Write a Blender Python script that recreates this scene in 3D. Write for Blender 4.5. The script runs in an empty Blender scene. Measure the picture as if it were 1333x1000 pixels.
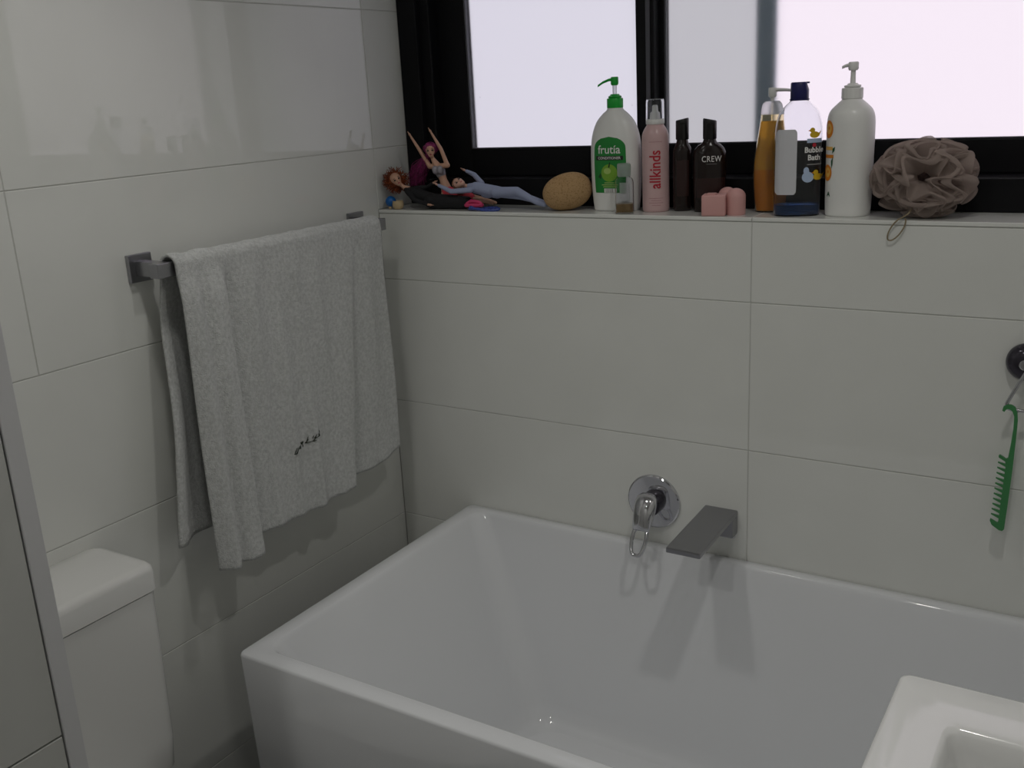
import bpy, bmesh, math, random
from mathutils import Vector, Matrix
import numpy as np

random.seed(7)
D = bpy.data
S = bpy.context.scene
COL = S.collection
PI = math.pi

# ------------------------------------------------------------------ camera, world, light, exposure
FZ = 1.12                                   # height of the tile-joint datum above the floor
cam_d = D.cameras.new('camera')
cam_d.sensor_width = 36.0
cam_d.lens = 1302.39 / 1333 * 36.0
cam_d.clip_start = 0.02
cam = D.objects.new('camera', cam_d)
COL.objects.link(cam)
def _rot(a, b, c):
    return Matrix.Rotation(c, 3, 'Z') @ Matrix.Rotation(b, 3, 'Y') @ Matrix.Rotation(a, 3, 'X')
cam.matrix_world = Matrix.Translation((1.51936, -1.81964, 0.40816 + FZ)) @ _rot(1.28697, 0.050933, 0.558874).to_4x4()
S.camera = cam

world = D.worlds.new('world')
S.world = world
world.use_nodes = True
bg = world.node_tree.nodes['Background']
bg.inputs['Color'].default_value = (1.03, 0.925, 1.02, 1)
bg.inputs['Strength'].default_value = 1.0

S.view_settings.view_transform = 'Standard'
S.view_settings.look = 'None'
S.view_settings.gamma = 1.0
S.view_settings.use_curve_mapping = False
S.view_settings.exposure = 0.0
BULB = 12.0                                 # glow of the ceiling bulbs
LAMP_W = 11.5                               # power of their reflector beam, straight down
DOWN_W = (14.0, 19.0)
LAMP_AT = (0.47, -0.88)                     # where the ceiling fitting hangs

DOWN = 12.0                                  # strength of the recessed downlight
DOWN_AT = ((1.36, -0.72), (0.80, -2.10))

# ------------------------------------------------------------------ materials
def _set(n, k, v):
    if k in n.inputs:
        n.inputs[k].default_value = v
def mat(name, col, rough=0.5, metal=0.0, spec=0.5, coat=0.0, trans=0.0, ior=1.45, alpha=1.0, sheen=0.0, sss=0.0, emit=None, es=0.0):
    m = D.materials.new(name)
    m.use_nodes = True
    b = m.node_tree.nodes['Principled BSDF']
    _set(b, 'Base Color', (*col, 1)); _set(b, 'Roughness', rough); _set(b, 'Metallic', metal)
    _set(b, 'Specular IOR Level', spec); _set(b, 'Coat Weight', coat); _set(b, 'Coat Roughness', 0.05)
    _set(b, 'Transmission Weight', trans); _set(b, 'IOR', ior); _set(b, 'Alpha', alpha)
    _set(b, 'Sheen Weight', sheen); _set(b, 'Subsurface Weight', sss); _set(b, 'Subsurface Radius', (0.01, 0.01, 0.01))
    if emit:
        _set(b, 'Emission Color', (*emit, 1)); _set(b, 'Emission Strength', es)
    return m
def noise_tint(m, scale, c1, c2, lo=0.35, hi=0.65, detail=4):
    nt = m.node_tree; b = nt.nodes['Principled BSDF']
    tc = nt.nodes.new('ShaderNodeTexCoord'); n = nt.nodes.new('ShaderNodeTexNoise'); r = nt.nodes.new('ShaderNodeValToRGB')
    n.inputs['Scale'].default_value = scale; n.inputs['Detail'].default_value = detail
    r.color_ramp.elements[0].position = lo; r.color_ramp.elements[1].position = hi
    r.color_ramp.elements[0].color = (*c1, 1); r.color_ramp.elements[1].color = (*c2, 1)
    nt.links.new(tc.outputs['Object'], n.inputs['Vector']); nt.links.new(n.outputs['Fac'], r.inputs['Fac'])
    nt.links.new(r.outputs['Color'], b.inputs['Base Color'])
def noise_bump(m, scale, strength, dist=0.001, detail=3, kind='ShaderNodeTexNoise'):
    nt = m.node_tree; b = nt.nodes['Principled BSDF']
    tc = nt.nodes.new('ShaderNodeTexCoord'); n = nt.nodes.new(kind); bp = nt.nodes.new('ShaderNodeBump')
    n.inputs['Scale'].default_value = scale
    if 'Detail' in n.inputs: n.inputs['Detail'].default_value = detail
    bp.inputs['Strength'].default_value = strength; bp.inputs['Distance'].default_value = dist
    nt.links.new(tc.outputs['Object'], n.inputs['Vector'])
    nt.links.new(n.outputs[0], bp.inputs['Height'])
    nt.links.new(bp.outputs['Normal'], b.inputs['Normal'])

M = {}
M['tile'] = mat('glazed_tile', (0.76, 0.765, 0.735), rough=0.02, spec=0.5)
noise_tint(M['tile'], 7, (0.75, 0.758, 0.725), (0.77, 0.778, 0.745))
M['tile_grey'] = mat('grey_glazed_tile', (0.53, 0.535, 0.51), rough=0.05)
M['grout'] = mat('grout', (0.60, 0.60, 0.57), rough=0.9)
M['ceiling'] = mat('ceiling_paint', (0.72, 0.72, 0.70), rough=0.9)
M['floor_tile'] = mat('floor_tile', (0.22, 0.22, 0.21), rough=0.45)
noise_tint(M['floor_tile'], 12, (0.10, 0.10, 0.095), (0.14, 0.14, 0.135))
M['trim'] = mat('white_trim', (0.62, 0.62, 0.63), rough=0.35)
M['paint'] = mat('wall_paint', (0.65, 0.65, 0.63), rough=0.8)
M['frame'] = mat('black_aluminium', (0.006, 0.006, 0.0075), rough=0.5, spec=0.2)
noise_bump(M['frame'], 900, 0.05, 0.0003)
M['gasket'] = mat('grey_bead', (0.10, 0.10, 0.12), rough=0.4)
M['acrylic'] = mat('white_acrylic', (0.755, 0.765, 0.785), rough=0.06, spec=0.5)
M['ceramic'] = mat('white_ceramic', (0.74, 0.74, 0.72), rough=0.10, spec=0.5)
M['basin'] = mat('basin_ceramic', (0.80, 0.80, 0.79), rough=0.10)
M['cabinet'] = mat('cabinet_white', (0.75, 0.75, 0.75), rough=0.3)
M['chrome'] = mat('chrome', (0.62, 0.62, 0.65), rough=0.07, metal=1.0)
M['chrome_satin'] = mat('satin_chrome', (0.34, 0.34, 0.36), rough=0.28, metal=1.0)
noise_bump(M['chrome_satin'], 300, 0.03, 0.0003)
M['dark_chrome'] = mat('dark_chrome', (0.06, 0.055, 0.07), rough=0.15, metal=0.6)
M['towel'] = mat('grey_terry', (0.66, 0.67, 0.66), rough=1.0, spec=0.1, sheen=0.3)
noise_tint(M['towel'], 160, (0.53, 0.54, 0.53), (0.68, 0.69, 0.68), detail=6)
noise_bump(M['towel'], 420, 0.9, 0.0035, detail=5)
M['thread_green'] = mat('sprig_thread', (0.035, 0.045, 0.03), rough=0.9)
M['skin'] = mat('doll_skin', (0.62, 0.36, 0.25), rough=0.45)
M['skin_pale'] = mat('doll_skin_pale', (0.68, 0.40, 0.31), rough=0.45)
M['red_hair'] = mat('red_hair', (0.26, 0.055, 0.016), rough=0.55)
noise_tint(M['red_hair'], 150, (0.13, 0.024, 0.008), (0.36, 0.085, 0.022))
M['pink_hair'] = mat('magenta_hair', (0.24, 0.022, 0.115), rough=0.5)
noise_tint(M['pink_hair'], 120, (0.11, 0.012, 0.055), (0.33, 0.03, 0.16))
M['fair_hair'] = mat('fair_hair', (0.36, 0.17, 0.10), rough=0.5)
M['black_cloth'] = mat('black_cloth', (0.012, 0.012, 0.014), rough=0.85)
noise_bump(M['black_cloth'], 400, 0.5, 0.001)
M['silver_cloth'] = mat('silver_cloth', (0.36, 0.34, 0.38), rough=0.35, metal=0.3)
noise_bump(M['silver_cloth'], 500, 0.5, 0.001)
M['coral_cloth'] = mat('coral_cloth', (0.62, 0.05, 0.075), rough=0.6)
M['blue_cloth'] = mat('pale_blue_cloth', (0.33, 0.37, 0.53), rough=0.75)
noise_bump(M['blue_cloth'], 350, 0.4, 0.001)
M['eye'] = mat('eye_paint', (0.02, 0.015, 0.015), rough=0.3)
M['lip'] = mat('lip_paint', (0.45, 0.06, 0.09), rough=0.3)
M['toy_blue'] = mat('toy_blue', (0.005, 0.12, 0.42), rough=0.3)
M['toy_cream'] = mat('toy_cream', (0.60, 0.46, 0.27), rough=0.5)
M['glitter_blue'] = mat('glitter_blue', (0.015, 0.03, 0.24), rough=0.25, spec=0.8)
noise_tint(M['glitter_blue'], 500, (0.008, 0.016, 0.16), (0.06, 0.12, 0.5))
M['hot_pink'] = mat('hot_pink', (0.62, 0.05, 0.16), rough=0.4)
M['sponge'] = mat('tan_sponge', (0.46, 0.30, 0.15), rough=0.95, spec=0.1)
noise_tint(M['sponge'], 330, (0.34, 0.21, 0.10), (0.50, 0.325, 0.165), 0.34, 0.50)
noise_bump(M['sponge'], 380, 0.9, 0.002, detail=4)
M['white_plastic'] = mat('white_plastic', (0.82, 0.82, 0.80), rough=0.3, sss=0.08)
M['green_plastic'] = mat('green_plastic', (0.012, 0.42, 0.045), rough=0.3, sss=0.1)
M['green_label'] = mat('green_label', (0.012, 0.23, 0.035), rough=0.35)
M['green_dark'] = mat('green_dark', (0.004, 0.075, 0.012), rough=0.4)
M['apple'] = mat('apple_print', (0.20, 0.42, 0.035), rough=0.35)
M['apple_hi'] = mat('apple_light_print', (0.42, 0.60, 0.16), rough=0.35)
M['ink_white'] = mat('white_ink', (0.80, 0.80, 0.78), rough=0.4)
M['ink_black'] = mat('black_ink', (0.012, 0.016, 0.012), rough=0.4)
M['ink_grey'] = mat('grey_ink', (0.25, 0.25, 0.25), rough=0.5)
M['ink_red'] = mat('red_ink', (0.47, 0.018, 0.035), rough=0.4)
M['ink_rose'] = mat('rose_ink', (0.42, 0.20, 0.21), rough=0.4)
M['pink_can'] = mat('pink_can', (0.63, 0.43, 0.43), rough=0.3)
M['clear'] = mat('clear_plastic', (0.95, 0.96, 0.98), rough=0.03, trans=1.0, ior=1.3)
M['clear_frost'] = mat('frosted_plastic', (0.85, 0.86, 0.88), rough=0.35, trans=0.75, ior=1.3)
M['brown'] = mat('brown_plastic', (0.011, 0.005, 0.004), rough=0.22, spec=0.5)
M['brown_lo'] = mat('brown_label', (0.026, 0.009, 0.008), rough=0.35)
M['black_plastic'] = mat('black_plastic', (0.008, 0.007, 0.008), rough=0.3)
M['pink_soap'] = mat('pink_soap', (0.66, 0.36, 0.34), rough=0.5, sss=0.1)
noise_bump(M['pink_soap'], 60, 0.15, 0.001)
M['amber'] = mat('amber_liquid', (0.76, 0.29, 0.014), rough=0.05, trans=0.35, ior=1.2)
M['amber_lo'] = mat('amber_bottle', (1.0, 0.92, 0.72), rough=0.04, trans=0.97, ior=1.2)
M['amber_backlit'] = mat('amber_liquid_backlit', (0.86, 0.50, 0.065), rough=0.05, trans=0.42, ior=1.2)  # same liquid; glow of the pane behind is put into this paler colour
M['tea'] = mat('tea_liquid', (0.62, 0.42, 0.18), rough=0.05, trans=0.8, ior=1.25)
M['navy'] = mat('navy_plastic', (0.012, 0.012, 0.10), rough=0.3)
M['blue_liquid'] = mat('blue_liquid', (0.10, 0.22, 0.52), rough=0.05, trans=0.8, ior=1.25)
M['label_mist'] = mat('misty_label', (0.62, 0.62, 0.65), rough=0.5)
M['duck'] = mat('duck_yellow', (0.70, 0.47, 0.02), rough=0.4)
M['splash'] = mat('splash_blue', (0.45, 0.56, 0.75), rough=0.4)
M['ink_orange'] = mat('orange_ink', (0.75, 0.24, 0.015), rough=0.4)
M['ink_orange_hi'] = mat('light_orange_ink', (0.85, 0.50, 0.12), rough=0.4)
M['ink_green'] = mat('green_ink', (0.01, 0.09, 0.035), rough=0.4)
M['comb'] = mat('green_comb', (0.055, 0.235, 0.08), rough=0.35)
M['cord'] = mat('tan_cord', (0.26, 0.21, 0.13), rough=0.8)
M['screen_frame'] = mat('screen_frame', (0.26, 0.35, 0.42), rough=0.5)
M['bulb'] = mat('bulb_glow', (1, 1, 1), emit=(1.0, 0.985, 0.94), es=BULB)
M['diffuser'] = mat('downlight_glow', (1, 1, 1), emit=(1.0, 0.985, 0.94), es=DOWN)
M['fitting'] = mat('fitting_white', (0.7, 0.7, 0.7), rough=0.4)

def net_material():
    m = D.materials.new('puff_net'); m.use_nodes = True
    nt = m.node_tree; nt.nodes.clear()
    out = nt.nodes.new('ShaderNodeOutputMaterial'); mix = nt.nodes.new('ShaderNodeMixShader'); mix2 = nt.nodes.new('ShaderNodeMixShader')
    tr = nt.nodes.new('ShaderNodeBsdfTransparent'); df = nt.nodes.new('ShaderNodeBsdfDiffuse'); tl = nt.nodes.new('ShaderNodeBsdfTranslucent')
    df.inputs['Color'].default_value = (0.50, 0.41, 0.37, 1); tl.inputs['Color'].default_value = (0.46, 0.37, 0.33, 1)
    mix2.inputs[0].default_value = 0.35; mix.inputs[0].default_value = 0.60
    L = nt.links.new
    L(df.outputs[0], mix2.inputs[1]); L(tl.outputs[0], mix2.inputs[2])
    L(tr.outputs[0], mix.inputs[1]); L(mix2.outputs[0], mix.inputs[2]); L(mix.outputs[0], out.inputs[0])
    return m
M['net'] = net_material()

def screen_material():
    m = D.materials.new('fly_mesh'); m.use_nodes = True
    nt = m.node_tree; nt.nodes.clear()
    out = nt.nodes.new('ShaderNodeOutputMaterial'); mix = nt.nodes.new('ShaderNodeMixShader')
    tr = nt.nodes.new('ShaderNodeBsdfTransparent'); df = nt.nodes.new('ShaderNodeBsdfTranslucent')
    df.inputs['Color'].default_value = (0.25, 0.34, 0.31, 1); mix.inputs[0].default_value = 0.35
    nt.links.new(tr.outputs[0], mix.inputs[1]); nt.links.new(df.outputs[0], mix.inputs[2]); nt.links.new(mix.outputs[0], out.inputs[0])
    return m
M['fly_mesh'] = screen_material()

def frosted(name, tint):
    m = D.materials.new(name); m.use_nodes = True
    nt = m.node_tree; nt.nodes.clear(); L = nt.links.new
    out = nt.nodes.new('ShaderNodeOutputMaterial')
    g = nt.nodes.new('ShaderNodeBsdfGlass'); g.inputs['IOR'].default_value = 1.4
    g.inputs['Roughness'].default_value = 0.34
    # sparse specks of mould and dirt on the pane
    tc = nt.nodes.new('ShaderNodeTexCoord'); v = nt.nodes.new('ShaderNodeTexVoronoi'); v.inputs['Scale'].default_value = 26
    r = nt.nodes.new('ShaderNodeValToRGB'); r.color_ramp.interpolation = 'EASE'
    r.color_ramp.elements[0].position = 0.045; r.color_ramp.elements[0].color = (0.55, 0.55, 0.57, 1)
    r.color_ramp.elements[1].position = 0.085; r.color_ramp.elements[1].color = (*tint, 1)
    n = nt.nodes.new('ShaderNodeTexNoise'); n.inputs['Scale'].default_value = 9
    r2 = nt.nodes.new('ShaderNodeValToRGB'); r2.color_ramp.elements[0].position = 0.60; r2.color_ramp.elements[1].position = 0.68
    mx = nt.nodes.new('ShaderNodeMixRGB'); mx.inputs[1].default_value = (*tint, 1)
    L(tc.outputs['Object'], v.inputs['Vector']); L(tc.outputs['Object'], n.inputs['Vector'])
    L(v.outputs['Distance'], r.inputs['Fac']); L(n.outputs['Fac'], r2.inputs['Fac'])
    L(r2.outputs['Color'], mx.inputs[0]); L(r.outputs['Color'], mx.inputs[2]); L(mx.outputs[0], g.inputs['Color'])
    L(g.outputs[0], out.inputs[0])
    return m
M['frosted'] = frosted('frosted_glass', (0.98, 0.98, 0.985))
M['frosted_tint'] = frosted('frosted_tinted_glass', (0.855, 0.885, 0.90))

# ------------------------------------------------------------------ mesh helpers
class MB:
    """collects geometry; build() links it as ONE mesh object"""
    def __init__(s):
        s.v = []; s.f = []; s.m = []
    def add(s, verts, faces, mi=0):
        o = len(s.v)
        s.v += [tuple(p) for p in verts]
        s.f += [tuple(i + o for i in f) for f in faces]
        s.m += [mi] * len(faces)
        return s
    def box(s, lo, hi, bev=0.0, seg=2, rot=None, at=(0, 0, 0)):
        bm = bmesh.new()
        bmesh.ops.create_cube(bm, size=1.0)
        for v in bm.verts:
            v.co = Vector([(lo[i] + hi[i]) / 2 + v.co[i] * (hi[i] - lo[i]) for i in range(3)])
        if bev > 0:
            bmesh.ops.bevel(bm, geom=bm.edges[:], offset=bev, segments=seg, profile=0.5, affect='EDGES')
        return s._bm(bm, rot, at)
    def _bm(s, bm, rot=None, at=(0, 0, 0)):
        bm.verts.index_update()
        at = Vector(at)
        vs = [(rot @ v.co if rot else v.co) + at for v in bm.verts]
        fs = [[v.index for v in f.verts] for f in bm.faces]
        bm.free()
        return s.add(vs, fs)
    def loft(s, rings, cap0=True, cap1=True):
        n = len(rings[0]); vs = [p for r in rings for p in r]; fs = []
        for i in range(len(rings) - 1):
            for j in range(n):
                k = (j + 1) % n
                fs.append((i * n + j, i * n + k, (i + 1) * n + k, (i + 1) * n + j))
        if cap0: fs.append(tuple(range(n - 1, -1, -1)))
        if cap1: fs.append(tuple((len(rings) - 1) * n + j for j in range(n)))
        return s.add(vs, fs)
    def tube(s, pts, rad, n=10, flat=None):
        pts = [Vector(p) for p in pts]
        if not isinstance(rad, (list, tuple)): rad = [rad] * len(pts)
        rings = []; up = None
        for i, p in enumerate(pts):
            t = (pts[min(i + 1, len(pts) - 1)] - pts[max(i - 1, 0)]).normalized()
            if up is None:
                up = Vector((0, 0, 1)) if abs(t.z) < 0.9 else Vector((0, 1, 0))
                a = t.cross(up).normalized()
            else:
                a = (a - t * a.dot(t)).normalized()
            b = t.cross(a)
            rings.append([p + (a * math.cos(2 * PI * k / n) + b * math.sin(2 * PI * k / n)) * rad[i] for k in range(n)])
        return s.loft(rings)
    def closed_tube(s, pts, rad, n=8):
        pts = [Vector(p) for p in pts]; N = len(pts)
        c = sum(pts, Vector()) / N
        nrm = Vector()
        for i in range(N): nrm += (pts[i] - c).cross(pts[(i + 1) % N] - c)
        nrm.normalize()
        vs = []; fs = []
        for i, p in enumerate(pts):
            t = (pts[(i + 1) % N] - pts[i - 1]).normalized(); a = t.cross(nrm).normalized(); b = t.cross(a)
            r = rad[i] if isinstance(rad, (list, tuple)) else rad
            vs += [p + (a * math.cos(2 * PI * k / n) + b * math.sin(2 * PI * k / n)) * r for k in range(n)]
        for i in range(N):
            for k in range(n):
                i2 = (i + 1) % N; k2 = (k + 1) % n
                fs.append((i * n + k, i * n + k2, i2 * n + k2, i2 * n + k))
        return s.add(vs, fs)
    def lathe(s, prof, n=32, at=(0, 0, 0), axis='Z', cap0=True, cap1=True):
        rings = []
        for r, z in prof:
            ring = []
            for k in range(n):
                c, d = r * math.cos(2 * PI * k / n), r * math.sin(2 * PI * k / n)
                if axis == 'Z': p = (c, d, z)
                else: p = (c, -z, d)          # axis 'Y': z runs towards -y
                ring.append((p[0] + at[0], p[1] + at[1], p[2] + at[2]))
            rings.append(ring)
        return s.loft(rings, cap0, cap1)
    def ball(s, c, r, seg=16, rings=10, sc=(1, 1, 1), rot=None):
        bm = bmesh.new()
        bmesh.ops.create_uvsphere(bm, u_segments=seg, v_segments=rings, radius=r)
        for v in bm.verts: v.co = Vector((v.co.x * sc[0], v.co.y * sc[1], v.co.z * sc[2]))
        return s._bm(bm, rot, c)
    def prism(s, poly, y0, y1):
        """poly in (x, z), extruded along y"""
        n = len(poly)
        vs = [(x, y0, z) for x, z in poly] + [(x, y1, z) for x, z in poly]
        fs = [tuple(range(n)), tuple(range(2 * n - 1, n - 1, -1))]
        for i in range(n):
            j = (i + 1) % n
            fs.append((i, i + n, j + n, j))
        return s.add(vs, fs)
    def build(s, name, m, parent=None, smooth=False, kind=None, label=None, angle=40):
        me = D.meshes.new(name)
        me.from_pydata(s.v, [], s.f)
        for x in (m if isinstance(m, (list, tuple)) else [m]): me.materials.append(x)
        bm = bmesh.new(); bm.from_mesh(me)
        bmesh.ops.recalc_face_normals(bm, faces=bm.faces[:])
        bm.to_mesh(me); bm.free()
        if smooth:
            for p in me.polygons: p.use_smooth = True
            if angle < 180:
                try: me.set_sharp_from_angle(angle=math.radians(angle))
                except Exception: pass
        me.update()
        o = D.objects.new(name, me)
        COL.objects.link(o)
        if parent: o.parent = parent
        if kind: o['kind'] = kind
        if label: o['label'] = label
        return o

def tag(o, label, cat, group=None):
    o['label'] = label; o['category'] = cat
    if group: o['group'] = group
    return o
def thing(name, label, cat, loc=(0, 0, 0), rz=0.0, group=None):
    o = D.objects.new(name, None); COL.objects.link(o)
    o.location = loc; o.rotation_euler = (0, 0, rz); o.empty_display_size = 0.02
    return tag(o, label, cat, group)
def rrect(x0, x1, y0, y1, r, z, n=6):
    pts = []
    for cx, cy, a0 in ((x1 - r, y1 - r, 0), (x0 + r, y1 - r, PI / 2), (x0 + r, y0 + r, PI), (x1 - r, y0 + r, 1.5 * PI)):
        for i in range(n + 1):
            a = a0 + PI / 2 * i / n
            pts.append((cx + r * math.cos(a), cy + r * math.sin(a), z))
    return pts
def sm(a, b, x):
    t = max(0.0, min(1.0, (x - a) / (b - a))); return t * t * (3 - 2 * t)

# ------------------------------------------------------------------ the room
X1, YF, H = 1.78, -2.60, 2.40
ZS = 0.162 + FZ                             # top of the sill
YW = 0.125                                  # front of the window frame
WTOP = 2.08                                 # head of the window recess
JO = 0.0009                                 # half a joint
def z_(v): return v + FZ
ZR = [0.0] + [z_(-0.9 + 0.3 * i) for i in range(0, 8) if z_(-0.9 + 0.3 * i) < H - 0.01] + [H]

def tile_obj(lo, hi, parent, axis, m=None, bev=0.0007):
    """one glazed tile, lo..hi its face, axis = the way it looks ('+x', '-y' ...)"""
    b = MB()
    b.box(lo, hi, bev, 1)
    return b.build('tile', m or M['tile'], parent)

floor = MB().box((0, YF, -0.06), (X1, 0, -0.004)).build('floor', M['grout'], kind='structure')
nx, ny = 3, 5
for i in range(nx):
    for j in range(ny):
        x0, x1 = X1 * i / nx, X1 * (i + 1) / nx
        y0, y1 = YF * (j + 1) / ny, YF * j / ny
        tile_obj((x0 + .0015, y0 + .0015, -.005), (x1 - .0015, y1 - .0015, 0.0), floor, '+z', M['floor_tile'])
MB().box((-0.1, YF - 0.1, H), (X1 + 0.1, 0.3, H + 0.05)).build('ceiling', M['ceiling'], kind='structure')

wl = MB().box((-0.12, YF, 0), (-0.0014, 0.24, H)).build('wall_left', M['grout'], kind='structure')
for a, b in zip(ZR[:-1], ZR[1:]):
    for y0, y1 in (((-0.9, 0.0), (-1.8, -0.9), (YF, -1.8)) if a > z_(-.01) else ((-1.24, 0.0), (YF, -1.24))):
        tile_obj((-0.0075, y0 + JO, a + JO), (0.0, y1 - JO, b - JO), wl, '+x')
    lo = max(a, ZS)
    if b > ZS + 0.01:
        tile_obj((-0.0075, JO, lo + JO), (0.0, YW, b - JO), wl, '+x')

wb = MB().box((0, 0.0014, 0), (X1, 0.24, ZS - 0.006)).build('wall_back', M['grout'], kind='structure')
ZB = [z for z in ZR if z < ZS - 0.01] + [ZS - 0.0085]
for a, b in zip(ZB[:-1], ZB[1:]):
    for x0, x1 in ((0.0, 0.894), (0.894, X1)):
        tile_obj((x0 + JO, 0.0, a + JO), (x1 - JO, 0.0075, b - JO), wb, '-y')
for x0, x1 in ((0.0, 0.894), (0.894, X1)):
    MB().box((x0 + .0006, -0.0012, ZS - 0.0075), (x1 - .0006, 0.238, ZS), 0.0012, 2).build('sill_slab', M['tile'], wb)
# wall over the window
head = MB().box((0, 0, WTOP), (X1, 0.24, H)).build('wall_window_head', M['paint'], kind='structure')

wr = MB().box((X1 + 0.0014, YF, 0), (X1 + 0.12, 0.24, H)).build('wall_right', M['grout'], kind='structure')
for a, b in zip(ZR[:-1], ZR[1:]):
    for y0, y1 in ((-0.9, YW), (-1.8, -0.9), (YF, -1.8)):
        tile_obj((X1, y0 + JO, a + JO), (X1 + 0.0075, y1 - JO, b - JO), wr, '-x')
MB().box((-0.1, YF - 0.1, 0), (X1 + 0.1, YF, H)).build('wall_front', M['paint'], kind='structure')

# short partition that ends in a white trim strip, left of the toilet
NX = 0.489
nib = MB().box((0, -1.42, 0), (NX - 0.008, -1.231, H)).build('wall_partition', M['grout'], kind='structure')
ZN = [0.0, z_(-0.9), z_(-0.3), z_(0.3), z_(0.9), H]
for a, b in zip(ZN[:-1], ZN[1:]):
    tile_obj((NX - 0.0078, -1.42, a + .0012), (NX, -1.2525, b - .0012), nib, '+x', M['tile_grey'])
    tile_obj((0.002, -1.4275, a + JO), (NX - 0.001, -1.4195, b - JO), nib, '-y', M['tile_grey'])
MB().box((NX - 0.0125, -1.2502, 0), (NX + 0.002, -1.2285, H), 0.001, 2).build('trim_1', M['trim'], kind='structure')

# ------------------------------------------------------------------ window: black frame, frosted panes, fly screen
win = MB()
ZP0 = z_(0.2845)
F2 = 0.240
win.box((0.0, YW, ZS), (0.052, F2, WTOP), 0.002)
win.box((X1 - 0.052, YW, ZS), (X1, F2, WTOP), 0.002)
win.box((0.052, YW, ZS), (X1 - 0.052, F2, z_(0.222)), 0.002)
win.box((0.052, YW, WTOP - 0.07), (X1 - 0.052, F2, WTOP), 0.002)
w1 = win.build('window_1', M['frame'], kind='structure')
def sash(x0, x1, wl_, wr_, yf, yb, name, gm):
    s = MB()
    top = WTOP - 0.07
    s.box((x0, yf, z_(0.222)), (x0 + wl_, yb, top), 0.0025)
    s.box((x1 - wr_, yf, z_(0.222)), (x1, yb, top), 0.0025)
    s.box((x0 + wl_, yf, z_(0.222)), (x1 - wr_, yb, ZP0), 0.0025)
    s.box((x0 + wl_, yf, top - 0.05), (x1 - wr_, yb, top), 0.0025)
    o = s.build(name, M['frame'], w1)
    px0, px1, pz0, pz1 = x0 + wl_, x1 - wr_, ZP0, top - 0.05
    yp = (yf + yb) / 2
    MB().box((px0 - 0.004, yp - 0.003, pz0 - 0.004), (px1 + 0.004, yp + 0.003, pz1 + 0.004)).build('pane', gm, o)
    g = MB()
    g.box((px0, yf + 0.001, pz0), (px0 + 0.004, yp - 0.003, pz1), 0.0008, 1)
    g.box((px0, yf + 0.001, pz0), (px1, yp - 0.003, pz0 + 0.0025), 0.0008, 1)
    g.build('glazing_bead', M['gasket'], o)
    return o
MB().box((0.050, YW + 0.016, z_(0.222)), (0.078, F2, WTOP - 0.07), 0.003).build('sash_track', M['frame'], w1)
s1 = sash(0.076, 0.619, 0.074, 0.041, 0.178, 0.208, 'sliding_sash', M['frosted_tint'])
s2 = sash(0.592, X1 - 0.052, 0.036, 0.05, 0.2095, 0.2395, 'fixed_sash', M['frosted'])
MB().box((0.602, 0.1745, z_(0.222)), (0.611, 0.1785, WTOP - 0.07), 0.0012).build('interlock_highlight', M['gasket'], w1)  # lighter grey paints in the highlight along the mullion groove
# screen in the outer track: a stile and the mesh beside it, both just behind the frosted pane
scr = MB().box((0.805, 0.268, ZS), (0.846, 0.280, WTOP), 0.001).build('fly_screen', M['screen_frame'], w1)
MB().box((0.54, 0.273, ZS), (0.805, 0.274, WTOP)).build('mesh', M['fly_mesh'], scr)

# ------------------------------------------------------------------ ceiling heat lamp (out of frame, lights the room)
lamp = thing('ceiling_heat_lamp', 'white square ceiling heat lamp with four round bulbs over the bathroom', 'lamp', (*LAMP_AT, H))
MB().box((-0.19, -0.19, -0.03), (0.19, 0.19, 0), 0.008).build('housing', M['fitting'], lamp)
for sx in (-1, 1):
    for sy in (-1, 1):
        MB().lathe([(0.050, -0.03), (0.058, -0.032), (0.056, -0.042), (0.050, -0.043)], 24, (sx * .095, sy * .095, 0)).build('socket', M['chrome'], lamp)
        MB().ball((sx * .095, sy * .095, -0.040), 0.034, 24, 12, (1, 1, .30)).build('bulb', M['bulb'], lamp, smooth=True)

def beam(parent, name, watts, deg, z, rad):
    ld = D.lights.new(name, 'SPOT'); ld.energy = watts; ld.color = (1.0, 0.985, 0.94)
    ld.spot_size = math.radians(deg); ld.spot_blend = 1.0; ld.shadow_soft_size = rad
    o = D.objects.new(name, ld); COL.objects.link(o); o.parent = parent; o.location = (0, 0, z)
    return o
beam(lamp, 'beam', LAMP_W, 104, -0.06, 0.05)
for at_, w_, dg_, lab in ((DOWN_AT[0], DOWN_W[0], 165, 'small round recessed white downlight above the washbasin end of the bath'),
                     (DOWN_AT[1], DOWN_W[1], 174, 'unseen round white downlight added behind the washbasin for frontal fill')):  # out-of-view fitting added as frontal fill for the back wall
    dl = thing('downlight', lab, 'lamp', (*at_, H), 0, 'ceiling downlights')
    MB().lathe([(.058, 0), (.072, 0), (.072, -.003), (.066, -.006), (.058, -.004)], 36, cap0=False, cap1=False).build('trim_ring', M['fitting'], dl, smooth=True)
    MB().lathe([(.055, -.0025), (.055, -.0005)], 36).build('diffuser', M['diffuser'], dl)
    beam(dl, 'beam', w_, dg_, -0.012, 0.045)

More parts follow.
